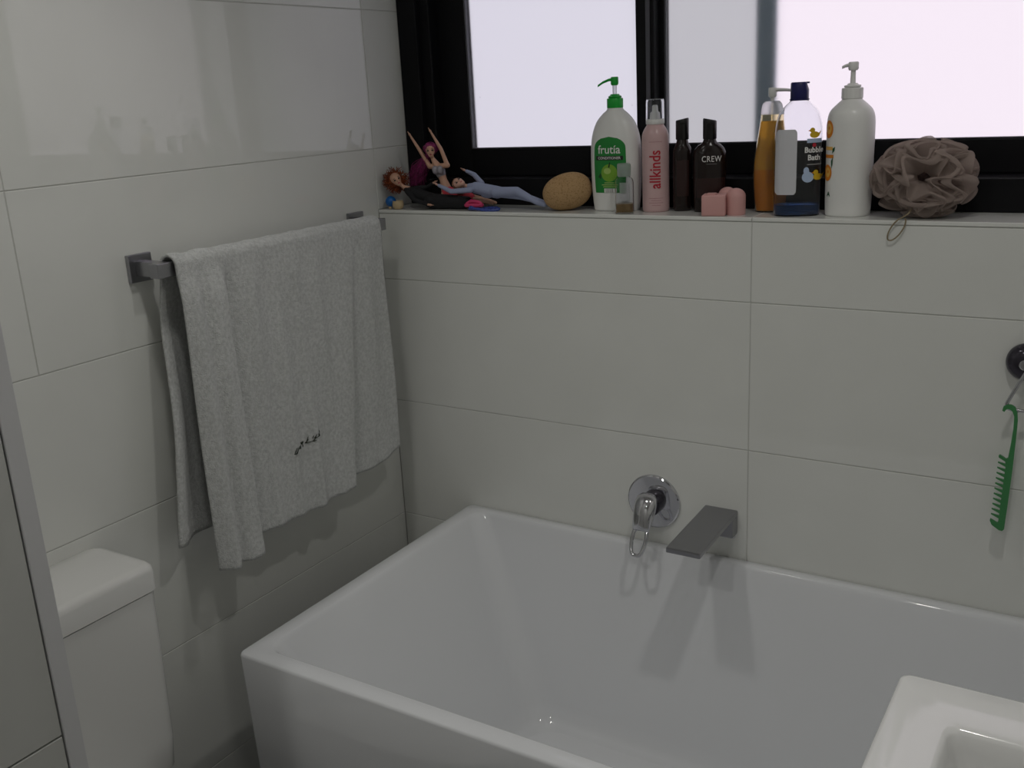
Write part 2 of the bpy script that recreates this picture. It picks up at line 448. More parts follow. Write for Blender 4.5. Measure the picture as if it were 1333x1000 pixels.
# ------------------------------------------------------------------ bathtub
def make_bath():
    b = MB()
    x0, x1, y0, y1 = 0.207, 1.745, -0.752, -0.002
    zr = z_(-0.539)
    n = 8
    R = []
    R.append(rrect(x0 + .012, x1 - .012, y0 + .010, y1, .012, 0.0, n))
    R.append(rrect(x0 + .002, x1 - .002, y0 + .002, y1 - .0, .013, zr - 0.10, n))
    R.append(rrect(x0, x1, y0, y1, .014, zr - 0.006, n))
    R.append(rrect(x0 + .0012, x1 - .0012, y0 + .0012, y1 - .0012, .014, zr - .002, n))
    R.append(rrect(x0 + .004, x1 - .004, y0 + .004, y1 - .003, .013, zr, n))
    ix0, ix1, iy0, iy1 = x0 + .032, x1 - .034, y0 + .034, y1 - .022
    R.append(rrect(ix0, ix1, iy0, iy1, .036, zr - .0005, n))
    R.append(rrect(ix0 + .003, ix1 - .003, iy0 + .003, iy1 - .0025, .037, zr - .0022, n))
    R.append(rrect(ix0 + .007, ix1 - .007, iy0 + .006, iy1 - .0050, .040, zr - .0090, n))
    jx0, jx1, jy0, jy1 = .445, 1.50, -.610, -.135
    zb = z_(-.955)
    top = (ix0 + .010, ix1 - .010, iy0 + .008, iy1 - .007)
    for t in (0.05, .2, .4, .6, .8, .93):
        q = [a + (c - a) * t for a, c in zip(top, (jx0, jx1, jy0, jy1))]
        R.append(rrect(q[0], q[1], q[2], q[3], .042 + .03 * t, zr - .012 + (zb - zr + .012) * t, n))
    for t in (0.2, .45, .7, .9, 1.0):
        a = t * PI / 2
        d = .035 * math.sin(a) * 1.0 - .012
        dz = .03 * (1 - math.sin(a))
        R.append(rrect(jx0 + d, jx1 - d, jy0 + d, jy1 - d, .072, zb - .02 + dz * .9, n))
    R.append(rrect(jx0 + .1, jx1 - .1, jy0 + .1, jy1 - .1, .06, zb - .022, n))
    b.loft(R, True, True)
    o = b.build('bathtub', M['acrylic'], smooth=True, angle=60)
    tag(o, 'large white rectangular bathtub with thin rim set against the back wall', 'bathtub')
    MB().lathe([(.030, 0), (.030, .003), (.024, .005), (.0, .005)], 24, (1.0, -.37, zb - .022)).build('drain_plug', M['chrome'], o, smooth=True)
    return o
make_bath()

# bath mixer ------------------------------------------------------------------
mx = thing('bath_mixer', 'round chrome wall mixer tap with a looped lever above the bath', 'tap', (0.690, 0, z_(-0.444)))
MB().lathe([(.0592, 0), (.0600, .003), (.0592, .006), (.0565, .0078), (.030, .0095), (.024, .0095)], 56, axis='Y').build('wall_plate', M['chrome'], mx, smooth=True, angle=30)
MB().lathe([(.0250, .009), (.0250, .024), (.0240, .030)], 40, axis='Y').build('body', M['dark_chrome'], mx, smooth=True, angle=30)
# lever: a domed head that runs down and out into a long closed loop
lv = MB()
secs = []
for y, z, w, h in ((-.024, .024, .006, .003), (-.030, .0245, .0165, .0055), (-.037, .020, .0225, .0120), (-.043, .010, .0242, .0160), (-.050, -.002, .0240, .0165),
                   (-.057, -.014, .0228, .0145), (-.063, -.025, .0215, .0110), (-.069, -.035, .0200, .0070), (-.0725, -.041, .0180, .0040)):
    secs.append((y, z, w, h))
rings = []
for i, (y, z, w, h) in enumerate(secs):
    p0, p1 = secs[max(0, i - 1)], secs[min(len(secs) - 1, i + 1)]
    t = Vector((0, p1[0] - p0[0], p1[1] - p0[1])).normalized(); nn = Vector((0, -t.z, t.y))
    rings.append([Vector((w * math.copysign(abs(math.cos(q)) ** .85, math.cos(q)), y, z)) + nn * (h * math.sin(q)) for q in [2 * PI * k / 24 for k in range(24)]])
lv.loft(rings)
lv.build('lever_head', M['chrome'], mx, smooth=True, angle=180)
lp = []; lr = []
p_top, p_tip = Vector((0, -.066, -.034)), Vector((0.0, -.098, -.086))
ax = (p_tip - p_top)
for i in range(40):
    q = 2 * PI * i / 40
    t = 0.5 - 0.5 * math.cos(q)
    w = .0168 - .0028 * t
    lp.append(p_top + ax * t + Vector((math.copysign(abs(math.sin(q)) ** .55, math.sin(q)) * w, 0, 0)))
    lr.append(.0047 - .0006 * t)
MB().closed_tube(lp, lr, 10).build('lever_loop', M['chrome'], mx, smooth=True, angle=180)

# bath spout ------------------------------------------------------------------
sp = thing('bath_spout', 'flat rectangular satin chrome bath spout beside the mixer tap', 'spout', (0.8395, 0, z_(-0.432)))
Rt = Matrix.Rotation(math.radians(2.6), 3, 'X')
MB().box((-.035, -.205, -.011), (.035, 0.0, 0.0), .0022, 2, Rt).build('spout_plate', M['chrome_satin'], sp)
MB().box((-.035, -.030, -.052), (.035, 0.0, -.010), .003, 2).build('mounting_block', M['chrome_satin'], sp)
MB().box((-.028, -.190, -.0205), (.028, -.176, -.0185), .0005, 1).build('outlet', M['dark_chrome'], sp)
MB().lathe([(.003, -.030), (.003, .0)], 10, (.0315, -.013, -.026)).build('grub_screw', M['chrome'], sp)

# ------------------------------------------------------------------ towel rail and towel
tr_ = thing('towel_rail', 'square chrome towel rail on the tiled left wall', 'towel rail', (0, 0, z_(0.142)))
for yc in (-0.677, -0.089):
    MB().box((0.0, yc - .025, -.025), (.0085, yc + .025, .025), .0015, 2).build('wall_plate', M['chrome_satin'], tr_)
    MB().box((.008, yc - .012, -.0135), (.060, yc + .012, .0125), .0015, 2).build('arm', M['chrome_satin'], tr_)
MB().box((.058, -.700, -.0135), (.082, -.077, .0125), .0015, 2).build('rail', M['chrome_satin'], tr_)

def make_towel():
    NT, NF, NO, NR = 170, 90, 14, 60
    rows = []
    zc = z_(0.142)
    rng = random.Random(3)
    ph = [rng.uniform(0, 6) for _ in range(8)]
    for j in range(NF + NO + NR + 1):
        row = []
        for i in range(NT + 1):
            t = i / NT
            if j <= NF:                                      # front, hem first
                r1 = 0.182; 
                u = 1 - j / NF                               # 1 at hem, 0 at the bar
                r2 = 0.825 - 0.145 * u
                if t < r1: Lh = .566 + .004 * math.sin(t / r1 * 3)
                else: Lh = .566
                hem = .555 + .022 * (1 - sm(r1 - .012, r1 + .004, t)) - .018 * sm(0.675, 0.69, t) - .012 * sm(.8, 1.0, t) + .003 * math.sin(t * 17)
                d = hem * u
                yt = -.668 + .560 * t
                yb = -.680 + .580 * t
                w = u ** 0.8
                y = yt + (yb - yt) * u
                g = sm(0.0, 0.12, u)
                x = .0905 + .006 * w
                # first fold: bulges forward and drops away behind its right-hand ridge
                f1 = sm(-.02, .05, t) * (1 - sm(r1 - .022, r1 + .010, t))
                x += g * (.010 + .020 * w) * f1
                x -= g * (.006 + .012 * w) * math.exp(-((t - .085) / .020) ** 2)
                x -= .010 * g * math.exp(-((t - r1 - .02) / .02) ** 2)
                # soft hanging pleats
                for k, (tc, wd, am) in enumerate(((.285, .030, .011), (.40, .024, .008), (.50, .026, .012), (.61, .022, .008), (.90, .035, .007))):
                    tcu = tc + .03 * (1 - u) * (0.5 - t)
                    x += g * am * (.35 + .65 * u) * math.exp(-((t - tcu) / wd) ** 2)
                x += g * .010 * w * (sm(r2 - .14, r2, t)) * (1 - sm(r2 - .004, r2 + .014, t))
                x -= g * .010 * w * sm(r2 - .004, r2 + .03, t)
                x += .0016 * g * math.sin(t * 41 + u * 5 + ph[0]) + .001 * g * math.sin(t * 23 - u * 9 + ph[1])
                z = zc + .004 - d
                row.append((x, y, z))
            elif j < NF + NO:                                # over the bar
                a = PI * (j - NF) / NO
                y = -.668 + .560 * t
                bump = .0025 * math.exp(-((t - .115) / .03) ** 2) + .003 * math.exp(-((t - .015) / .03) ** 2)
                x = .0700 + .0205 * math.cos(a)
                z = zc + .004 + (.0165 + bump + .0007 * math.sin(t * 60)) * math.sin(a)
                row.append((x, y, z))
            else:                                            # rear layer
                u = (j - NF - NO) / NR
                hem = .512 + .006 * math.sin(t * 9)
                y = (-.668 + .562 * t) * (1 - u) + (-.738 + .690 * t) * u
                x = .0495 - .012 * sm(0, .25, u) + .020 * sm(.05, .6, u) * math.exp(-((t - .0) / .045) ** 2)
                x += .003 * math.sin(t * 28 + ph[2]) * sm(0, .2, u) + .018 * sm(.1, .7, u) * math.exp(-((t - .03) / .05) ** 2)
                row.append((max(x, .012), y, zc + .004 - hem * u))
        rows.append(row)
    n = NT + 1
    vs = [Vector(p) for r in rows for p in r]
    # thickness: offset along the grid normals
    P = np.array([[tuple(p) for p in r] for r in rows])
    du = np.gradient(P, axis=1); dv = np.gradient(P, axis=0)
    N = np.cross(dv, du); N /= np.linalg.norm(N, axis=2, keepdims=True) + 1e-12
    if N[NF // 2, NT // 2, 0] < 0: N = -N
    th = 0.0055
    mrows = P.shape[0]
    # rounded thicker hem
    jj = np.arange(mrows)
    hemf = np.exp(-((jj - 2.5) / 1.6) ** 2) + np.exp(-((mrows - 3.5 - jj) / 1.3) ** 2)
    T = (th * (1 + .35 * hemf))[:, None, None]
    A = P + N * T * 0.35; B = P - N * T * 0.65
    V = np.concatenate([A.reshape(-1, 3), B.reshape(-1, 3)])
    o = mrows * n
    F = []
    for j in range(mrows - 1):
        for i in range(n - 1):
            q = (j * n + i, j * n + i + 1, (j + 1) * n + i + 1, (j + 1) * n + i)
            F.append(q); F.append(tuple(o + k for k in reversed(q)))
    for j in range(mrows - 1):
        for i in (0, n - 1):
            F.append((j * n + i, (j + 1) * n + i, o + (j + 1) * n + i, o + j * n + i))
    for i in range(n - 1):
        for j in (0, mrows - 1):
            F.append((j * n + i, j * n + i + 1, o + j * n + i + 1, o + j * n + i))
    tw = MB().add([tuple(v) for v in V], F).build('towel', M['towel'], smooth=True, angle=180)
    tag(tw, 'pale grey terry towel folded over the chrome towel rail', 'towel')
    # small stitched sprigs low on the front
    def at(y, z):
        best = None
        sel = A[2:NF - 2].reshape(-1, 3)
        k = np.argmin((sel[:, 1] - y) ** 2 + (sel[:, 2] - z) ** 2)
        return Vector(sel[k]) + Vector((.0012, 0, 0))
    s = MB()
    r = random.Random(5)
    for (y, z, ang, ln) in ((-.452, z_(-.275), .6, .012), (-.436, z_(-.269), .9, .008), (-.426, z_(-.264), 1.3, .010),
                            (-.412, z_(-.262), .4, .012), (-.398, z_(-.258), .7, .010), (-.384, z_(-.254), .8, .010)):
        for q in range(5):
            a = ang + r.uniform(-.7, .7); l = ln * r.uniform(.5, 1)
            p0 = at(y + r.uniform(-.004, .004), z + r.uniform(-.003, .003))
            p1 = at(p0.y + math.cos(a) * l, p0.z + math.sin(a) * l)
            s.tube([p0, (p0 + p1) / 2 + Vector((.0008, 0, 0)), p1], [.0005, .0010, .0004], 6)
    s.build('stitched_sprig', M['thread_green'], tw, kind='stuff', label='dark green stitched grass sprigs')
make_towel()

# ------------------------------------------------------------------ toilet
to = thing('toilet', 'white close coupled toilet with slim cistern between partition and bath', 'toilet', (0, 0, 0))
CY0, CY1 = -1.210, -0.848
b = MB()
b.loft([rrect(0.0, .130, CY0 + .020, CY1 - .020, .02, z_(-.735), 5), rrect(0.0, .142, CY0 + .012, CY1 - .012, .022, z_(-.722), 5),
        rrect(0.0, .147, CY0 + .008, CY1 - .008, .022, z_(-.66), 5), rrect(0.0, .152, CY0 + .002, CY1 - .003, .022, z_(-.3760), 5)])
b.build('cistern', M['ceramic'], to, smooth=True, angle=40)
b = MB()
lid = [(.0, .0, -.3730), (.0, .0, -.339), (.002, .003, -.331), (.007, .010, -.3265), (.014, .02, -.3255)]
b.loft([rrect(0.0, .155 - d, CY0 + d, CY1 - d, .020, z_(z), 6) for d, _, z in lid])
b.build('cistern_lid', M['ceramic'], to, smooth=True, angle=60)
MB().lathe([(.022, 0), (.022, .004), (.02, .005), (0, .005)], 24, (.075, -1.06, z_(-.3255))).build('flush_button', M['chrome'], to, smooth=True, angle=40)
def oval(cx, cy, rx, ry, z, n=32, k=2.4):
    return [(cx + rx * math.copysign(abs(math.cos(2 * PI * i / n)) ** (2 / k), math.cos(2 * PI * i / n)),
             cy + ry * math.copysign(abs(math.sin(2 * PI * i / n)) ** (2 / k), math.sin(2 * PI * i / n)), z) for i in range(n)]
yc = (CY0 + CY1) / 2
def pan_ring(x0, x1, w, z): return oval((x0 + x1) / 2, yc, (x1 - x0) / 2, w, z)
MB().loft([pan_ring(.01, .50, .115, 0), pan_ring(.01, .53, .13, .15), pan_ring(.0, .57, .16, .30), pan_ring(.0, .585, .172, .350), pan_ring(.0, .585, .172, .360)]).build('pan', M['ceramic'], to, smooth=True, angle=50)
MB().loft([pan_ring(.17, .59, .172, .361), pan_ring(.165, .595, .176, .366), pan_ring(.165, .595, .176, .379), pan_ring(.175, .585, .166, .386)]).build('seat_lid', M['cabinet'], to, smooth=True, angle=50)

# ------------------------------------------------------------------ washbasin on its cabinet, bottom right
ba = thing('washbasin', 'white ceramic washbasin with wide flat rim in front of the bath', 'washbasin', (0, 0, 0))
bx0, bx1, by0, by1, zt = 1.335, X1 - .002, -1.240, -0.745, z_(-.25)
R = [rrect(bx0 + .01, bx1, by0 + .01, by1 - .01, .012, zt - .115, 6), rrect(bx0, bx1, by0, by1, .012, zt - .105, 6),
     rrect(bx0, bx1, by0, by1, .012, zt - .006, 6), rrect(bx0 + .0018, bx1 - .0018, by0 + .0018, by1 - .0018, .012, zt - .0018, 6),
     rrect(bx0 + .006, bx1 - .006, by0 + .006, by1 - .006, .010, zt, 6)]
q = (bx0 + .063, bx1 - .05, by0 + .06, by1 - .085)
for d, z, r in ((-.004, 0, .014), (0, -.0012, .014), (.003, -.005, .014), (.006, -.02, .016), (.016, -.075, .03), (.028, -.092, .035), (.05, -.098, .04)):
    R.append(rrect(q[0] + d, q[1] - d, q[2] + d, q[3] - d, r, zt + z, 6))
MB().loft(R).build('bowl', M['basin'], ba, smooth=True, angle=50)
MB().lathe([(.022, 0), (.022, .002), (.015, .003), (0, .003)], 24, ((q[0] + q[1]) / 2, (q[2] + q[3]) / 2, zt - .098)).build('drain', M['chrome'], ba, smooth=True, angle=40)
vc = thing('vanity_cabinet', 'white vanity cabinet under the washbasin', 'cabinet', (0, 0, 0))
MB().box((1.40, -1.235, .10), (X1 - .002, -.79, zt - .1155), .002).build('carcass', M['cabinet'], vc)
for ya, yb in ((-1.233, -1.0145), (-1.0105, -.792)):
    d = MB().box((1.382, ya, .104), (1.3995, yb, zt - .12), .0015).build('door', M['cabinet'], vc)
    MB().box((1.368, (ya + yb) / 2 - .05, .62), (1.3825, (ya + yb) / 2 + .05, .63), .002).build('handle', M['chrome'], d)
MB().box((1.43, -1.22, 0), (X1 - .002, -.80, .10), .002).build('plinth', M['cabinet'], vc)

# ------------------------------------------------------------------ bottles
NS = 44
class Prof:
    """superellipse body: rows of (z, half width, half depth, exponent)"""
    def __init__(s, rows): s.r = rows
    def at(s, z):
        r = s.r
        if z <= r[0][0]: return r[0][1:]
        for a, b in zip(r[:-1], r[1:]):
            if z <= b[0]:
                t = (z - a[0]) / max(1e-9, b[0] - a[0])
                return tuple(a[k] + (b[k] - a[k]) * t for k in (1, 2, 3))
        return r[-1][1:]
    def ring(s, z, off=0.0, n=NS):
        a, b, k = s.at(z); a += off; b += off
        out = []
        for i in range(n):
            c, d = math.cos(2 * PI * i / n), math.sin(2 * PI * i / n)
            out.append((a * math.copysign(abs(c) ** (2 / k), c), b * math.copysign(abs(d) ** (2 / k), d), z))
        return out
    def zs(s, step=.006):
        z = []
        for a, b in zip(s.r[:-1], s.r[1:]):
            m = max(1, int((b[0] - a[0]) / step))
            z += [a[0] + (b[0] - a[0]) * i / m for i in range(m)]
        return z + [s.r[-1][0]]
    def body(s): return MB().loft([s.ring(z) for z in s.zs()])
    def front(s, x, z, off=.0004):
        a, b, k = s.at(z)
        f = max(0.0, 1 - min(1.0, abs(x / a)) ** k) ** (1 / k)
        return (x, -b * f - off, z)
    def side(s, ang_x, z, off=.0004):
        return s.front(ang_x, z, off)
def smooth_rows(rows, n=5):
    """Catmull-Rom through the profile so shoulders are round"""
    out = []
    for i in range(len(rows) - 1):
        p0, p1, p2, p3 = rows[max(0, i - 1)], rows[i], rows[i + 1], rows[min(len(rows) - 1, i + 2)]
        for j in range(n):
            t = j / n
            out.append(tuple(0.5 * (2 * b + (c - a) * t + (2 * a - 5 * b + 4 * c - d) * t * t + (3 * b - a - 3 * c + d) * t ** 3) for a, b, c, d in zip(p0, p1, p2, p3)))
    out.append(rows[-1])
    fixed = [out[0]]
    for r in out[1:]:
        if r[0] > fixed[-1][0] + 1e-5: fixed.append(r)
    return fixed
def decal(prof, wfun, z0, z1, nz=24, nx=12, cx=0.0, off=.0004):
    b = MB(); vs = []; fs = []
    for j in range(nz + 1):
        z = z0 + (z1 - z0) * j / nz
        lo, hi = wfun(j / nz)
        for i in range(nx + 1):
            vs.append(prof.front(cx + lo + (hi - lo) * i / nx, z, off))
    for j in range(nz):
        for i in range(nx):
            a = j * (nx + 1) + i
            fs.append((a, a + 1, a + nx + 2, a + nx + 1))
    return b.add(vs, fs)
def disc(prof, cx, cz, rx, rz, off=.0006, n=28):
    b = MB(); vs = [prof.front(cx, cz, off)]; fs = []
    for q in (0.5, 1.0):
        for i in range(n):
            a = 2 * PI * i / n
            vs.append(prof.front(cx + q * rx * math.cos(a), cz + q * rz * math.sin(a), off))
    for i in range(n):
        j = (i + 1) % n
        fs.append((0, 1 + i, 1 + j)); fs.append((1 + i, 1 + n + i, 1 + n + j, 1 + j))
    return b.add(vs, fs)
def lettering(text, size, bold=0.0, spacing=1.0):
    cu = D.curves.new('tmp', 'FONT'); cu.body = text; cu.size = size; cu.align_x = 'CENTER'; cu.align_y = 'CENTER'
    cu.offset = bold; cu.resolution_u = 3; cu.space_character = spacing
    ob = D.objects.new('tmp', cu); COL.objects.link(ob)
    dg = bpy.context.evaluated_depsgraph_get()
    me = D.meshes.new_from_object(ob.evaluated_get(dg))
    bm = bmesh.new(); bm.from_mesh(me)
    bmesh.ops.triangulate(bm, faces=bm.faces[:])
    for _ in range(3):
        lg = [e for e in bm.edges if e.calc_length() > size * .13]
        if not lg: break
        bmesh.ops.subdivide_edges(bm, edges=lg, cuts=1)
        bmesh.ops.triangulate(bm, faces=bm.faces[:])
    bm.verts.index_update()
    vs = [(v.co.x, v.co.y) for v in bm.verts]
    fs = [[v.index for v in f.verts] for f in bm.faces]
    bm.free(); D.objects.remove(ob); D.curves.remove(cu); D.meshes.remove(me)
    return vs, fs
def print_text(prof, text, size, cx, cz, turn=False, bold=0.0, off=.0009, squash=1.0, spacing=1.0):
    vs, fs = lettering(text, size, bold, spacing)
    out = []
    for x, y in vs:
        if turn: x, y = -y, x * squash
        else: x = x * squash
        out.append(prof.front(cx + x, cz + y, off))
    return MB().add(out, fs)
def poly_decal(prof, pts, off=.0007):
    n = len(pts)
    cx = sum(p[0] for p in pts) / n; cz = sum(p[1] for p in pts) / n
    vs = [prof.front(cx, cz, off)] + [prof.front(x, z, off) for x, z in pts]
    return MB().add(vs, [(0, 1 + i, 1 + (i + 1) % n) for i in range(n)])
def pump_nozzle(parent, m, z, length, ang, w=.0085, h=.006, drop=.012, head_r=.009, head_h=.014):
    """push head with a spout that points at angle ang (0 = +x)"""
    b = MB()
    b.lathe([(head_r * .8, z), (head_r, z + .003), (head_r, z + head_h - .002), (head_r * .85, z + head_h)], 20)
    rings = []
    ca, sa = math.cos(ang), math.sin(ang)
    for t in (0, .35, .7, 1.0):
        l = t * length
        zz = z + head_h - .0045 - drop * t ** 2.2
        ww, hh = w * (1 - .35 * t) / 2, h * (1 - .3 * t) / 2
        ring = []
        for k in range(10):
            a = 2 * PI * k / 10
            u, v = ww * math.cos(a), hh * math.sin(a)
            ring.append((ca * l - sa * u, sa * l + ca * u, zz + v))
        rings.append(ring)
    b.loft(rings)
    return b.build('pump_head', m, parent, smooth=True, angle=50)
def ribbed(r0, z0, z1, n=36, d=.0005):
    b = MB(); rings = []
    for r, z in ((r0 * .96, z0), (r0, z0 + .001), (r0, z1 - .0015), (r0 * .93, z1)):
        rings.append([((r + (d if k % 2 else 0)) * math.cos(2 * PI * k / n), (r + (d if k % 2 else 0)) * math.sin(2 * PI * k / n), z) for k in range(n)])
    return b.loft(rings)

# 1 green and white conditioner bottle
def conditioner():
    t = thing('pump_bottle', 'big white pump bottle with green pump and green apple label', 'bottle', (.578, .077, ZS), math.radians(2), 'bottles on the window sill')
    p = Prof(smooth_rows([(0, .045, .027, 2.6), (.004, .048, .030, 2.6), (.04, .0515, .033, 2.5), (.09, .0535, .0335, 2.4), (.13, .0530, .033, 2.3),
                          (.155, .0495, .031, 2.2), (.178, .0405, .027, 2.1), (.193, .028, .021, 2.0), (.201, .018, .017, 2.0), (.206, .0155, .0155, 2.0)]))
    p.body().build('body', M['white_plastic'], t, smooth=True, angle=60)
    def lab(u):
        w = .0335 + .002 * math.sin(u * PI)
        if u > .80: w *= math.sqrt(max(0.0, 1 - ((u - .80) / .20) ** 2.2))
        return (-w, w)
    cx = -.001
    decal(p, lab, .038, .150, 34, 14, cx).build('label', M['green_label'], t, label='bright green printed label')
    decal(p, lambda u: (-.03, .03), .1035, .112, 3, 12, cx, .0006).build('label_band', M['ink_black'], t)
    print_text(p, 'frutía', .0235, cx, .124, bold=.0002).build('lettering', M['ink_white'], t, label='white brand lettering')
    print_text(p, 'CONDITIONER', .0073, cx, .1077, bold=.0001).build('lettering', M['ink_white'], t)
    disc(p, cx, .078, .018, .0175).build('apple_print', M['apple'], t, label='green apple picture')
    disc(p, cx - .004, .082, .008, .006, .0008).build('apple_print', M['apple_hi'], t)
    poly_decal(p, [(cx - .002, .0895), (cx + .001, .0885), (cx + .003, .099), (cx + .001, .0995)], .0009).build('apple_print', M['ink_black'], t)
    poly_decal(p, [(cx - .026, .070), (cx - .02, .078), (cx - .017, .073), (cx - .019, .066)], .0008).build('apple_print', M['green_dark'], t)
    for k, (z, w) in enumerate(((.0575, .011), (.0535, .017), (.0495, .014))):
        decal(p, lambda u: (-w, w), z, z + .0016, 1, 6, cx, .0008).build('label_line', M['apple_hi'], t)
    decal(p, lambda u: (-.012, .012), .0385, .050 - .003, 3, 6, cx, .0008).build('label_box', M['ink_white'], t)
    for k in range(6):
        decal(p, lambda u: (-.0085 + k * .003, -.0072 + k * .003), .039, .0465, 1, 1, cx, .001).build('bar', M['ink_grey'], t)
    MB().lathe([(.0150, .204), (.0165, .206), (.0165, .2225), (.0155, .224)], 32).build('collar', M['green_plastic'], t, smooth=True, angle=40)
    MB().lathe([(.0125, .224), (.0135, .2255), (.0135, .228), (.010, .2295), (.0085, .232)], 24).build('collar_ring', M['green_plastic'], t, smooth=True, angle=40)
    MB().lathe([(.0042, .228), (.0042, .251)], 14).build('pump_stem', M['clear_frost'], t, smooth=True)
    pump_nozzle(t, M['green_plastic'], .249, .034, math.radians(180 + 27), .010, .0065, .012, .0078, .0165)
conditioner()

# 2 pink can
def can():
    t = thing('mousse_can', 'slim pink aerosol can with red sideways lettering and clear cap', 'can', (.670, .068, ZS), math.radians(25), 'bottles on the window sill')
    r = .0268
    p = Prof(smooth_rows([(0, r - .002, r - .002, 2), (.003, r, r, 2), (.06, r, r, 2), (.135, r, r, 2), (.150, r - .0005, r - .0005, 2), (.160, r - .004, r - .004, 2), (.168, r - .009, r - .009, 2), (.172, r - .011, r - .011, 2)]))
    p.body().build('body', M['pink_can'], t, smooth=True, angle=60)
    print_text(p, 'allkinds', .0310, -.0005, .0845, True, .0004, squash=.82).build('lettering', M['ink_red'], t, label='red brand lettering running upwards')
    for z, w in ((.1375, .013), (.0275, .014), (.023, .010), (.0185, .014), (.0135, .009)):
        decal(p, lambda u: (-w, w), z, z + .0008, 1, 8).build('label_line', M['ink_rose'], t)
    MB().lathe([(.0175, .171), (.0182, .172), (.0182, .180), (.0178, .181)], 32).build('cap_base', M['white_plastic'], t, smooth=True, angle=40)
    MB().lathe([(.0182, .181), (.0178, .215), (.0168, .219), (.0150, .2195), (.0150, .2175), (.0162, .214), (.0168, .181)], 36, cap0=False, cap1=False).build('clear_cap', M['clear'], t, smooth=True, angle=60)
    MB().lathe([(.0150, .2175), (.0150, .2195)], 36).build('cap_top', M['clear_frost'], t, smooth=True, angle=40)
    MB().lathe([(.0105, .181), (.0095, .193), (.006, .196), (.0055, .206), (.004, .208)], 20).build('nozzle', M['white_plastic'], t, smooth=True, angle=60)
can()

# 3, 4 dark brown bottles with flip caps
def flip_cap(t, z0, z1, rx, ry, m, sl=.0022):
    prof = [(rx * .96, z0), (rx, z0 + .0015), (rx, z1 - .010)]
    rings = []
    n = 28
    for r, z in prof:
        rings.append([(r * math.cos(2 * PI * k / n), r * ry / rx * math.sin(2 * PI * k / n), z) for k in range(n)])
    rings.append([(rx * math.cos(2 * PI * k / n), ry * math.sin(2 * PI * k / n), z1 - .0042 + sl * math.cos(2 * PI * k / n)) for k in range(n)])
    rings.append([(rx * .9 * math.cos(2 * PI * k / n), ry * .9 * math.sin(2 * PI * k / n), z1 - .0025 + sl * math.cos(2 * PI * k / n)) for k in range(n)])
    MB().loft(rings).build('flip_cap', m, t, smooth=True, angle=40)
    MB().box((-rx * .45, -ry - .0012, z1 - .0115), (rx * .45, -ry + .003, z1 - .0085), .0006, 1).build('thumb_tab', m, t)
def brown_bottles():
    t = thing('shampoo_bottle', 'narrow dark brown bottle with black flip cap beside the pink can', 'bottle', (.7215, .082, ZS), math.radians(25), 'bottles on the window sill')
    p = Prof(smooth_rows([(0, .0165, .014, 2.6), (.004, .0185, .016, 2.6), (.06, .0190, .017, 2.6), (.112, .0185, .0165, 2.5), (.124, .0165, .015, 2.3), (.132, .0125, .0125, 2.0), (.140, .0105, .0105, 2)]))
    p.body().build('body', M['brown'], t, smooth=True, angle=60)
    flip_cap(t, .1395, .181, .0128, .0125, M['black_plastic'])
    decal(p, lambda u: (-.012, .012), .03, .10, 8, 8, 0, .0003).build('label', M['brown_lo'], t)
    t = thing('shampoo_bottle', 'wider dark brown bottle with short white lettering and a flip cap', 'bottle', (.7795, .080, ZS), math.radians(26), 'bottles on the window sill')
    p = Prof(smooth_rows([(0, .028, .017, 2.8), (.004, .0305, .019, 2.8), (.05, .0318, .0195, 2.8), (.105, .0318, .0195, 2.7), (.118, .0295, .018, 2.4), (.127, .023, .016, 2.2), (.133, .0145, .0135, 2.0), (.140, .0115, .0115, 2)]))
    p.body().build('body', M['brown'], t, smooth=True, angle=60)
    flip_cap(t, .1395, .179, .0132, .0130, M['black_plastic'], -.0025)
    print_text(p, 'CREW', .0160, .002, .102, bold=.00005, squash=.80, spacing=1.1).build('lettering', M['ink_white'], t, label='white printed lettering')
    decal(p, lambda u: (-.010, .010), .0925, .0932, 1, 6, .002, .0006).build('label_line', M['ink_grey'], t)
    decal(p, lambda u: (-.0285, .0285), .028, .066, 8, 12, 0, .0003).build('label', M['brown_lo'], t, label='dull reddish brown lower label')
    decal(p, lambda u: (-.016, .004), .0225, .0235, 1, 6, -.002, .0006).build('label_line', M['ink_grey'], t)
brown_bottles()

# 5 little clear vial in front of the conditioner
t = thing('travel_bottle', 'tiny clear bottle with amber dregs in front of the white pump bottle', 'bottle', (.620, .026, ZS), math.radians(25), 'bottles on the window sill')
def shell(rows_out, wall, floor_z):
    """open-topped thin container between an outer and an inner skin"""
    rin = [(r[0], r[1] - wall, r[2] - wall, r[3]) for r in rows_out if r[0] > floor_z]
    po, pi_ = Prof(rows_out), Prof([(floor_z, *[v - (wall if i < 2 else 0) for i, v in enumerate(Prof(rows_out).at(floor_z))])] + rin)
    rings = [po.ring(z) for z in po.zs()] + [pi_.ring(z) for z in reversed(pi_.zs())]
    return MB().loft(rings), po, pi_
b, po, pi_ = shell(smooth_rows([(0, .0175, .0155, 3), (.003, .0190, .017, 3), (.03, .0190, .017, 3), (.06, .0188, .0168, 3), (.068, .0165, .015, 2.6), (.072, .0115, .0115, 2), (.076, .0105, .0105, 2)]), .0012, .003)
b.build('body', M['clear'], t, smooth=True, angle=60)
MB().loft([pi_.ring(z, -.0004) for z in (.0034, .010, .0195)]).build('liquid', M['tea'], t, smooth=True, angle=60, label='amber dregs at the bottom')
MB().lathe([(.0125, .073), (.0135, .075), (.0135, .096), (.0120, .0985)], 28).build('cap', M['clear_frost'], t, smooth=True, angle=40)
decal(po, lambda u: (-.009, .009), .026, .062, 8, 6, 0, .0004).build('label', M['clear_frost'], t)

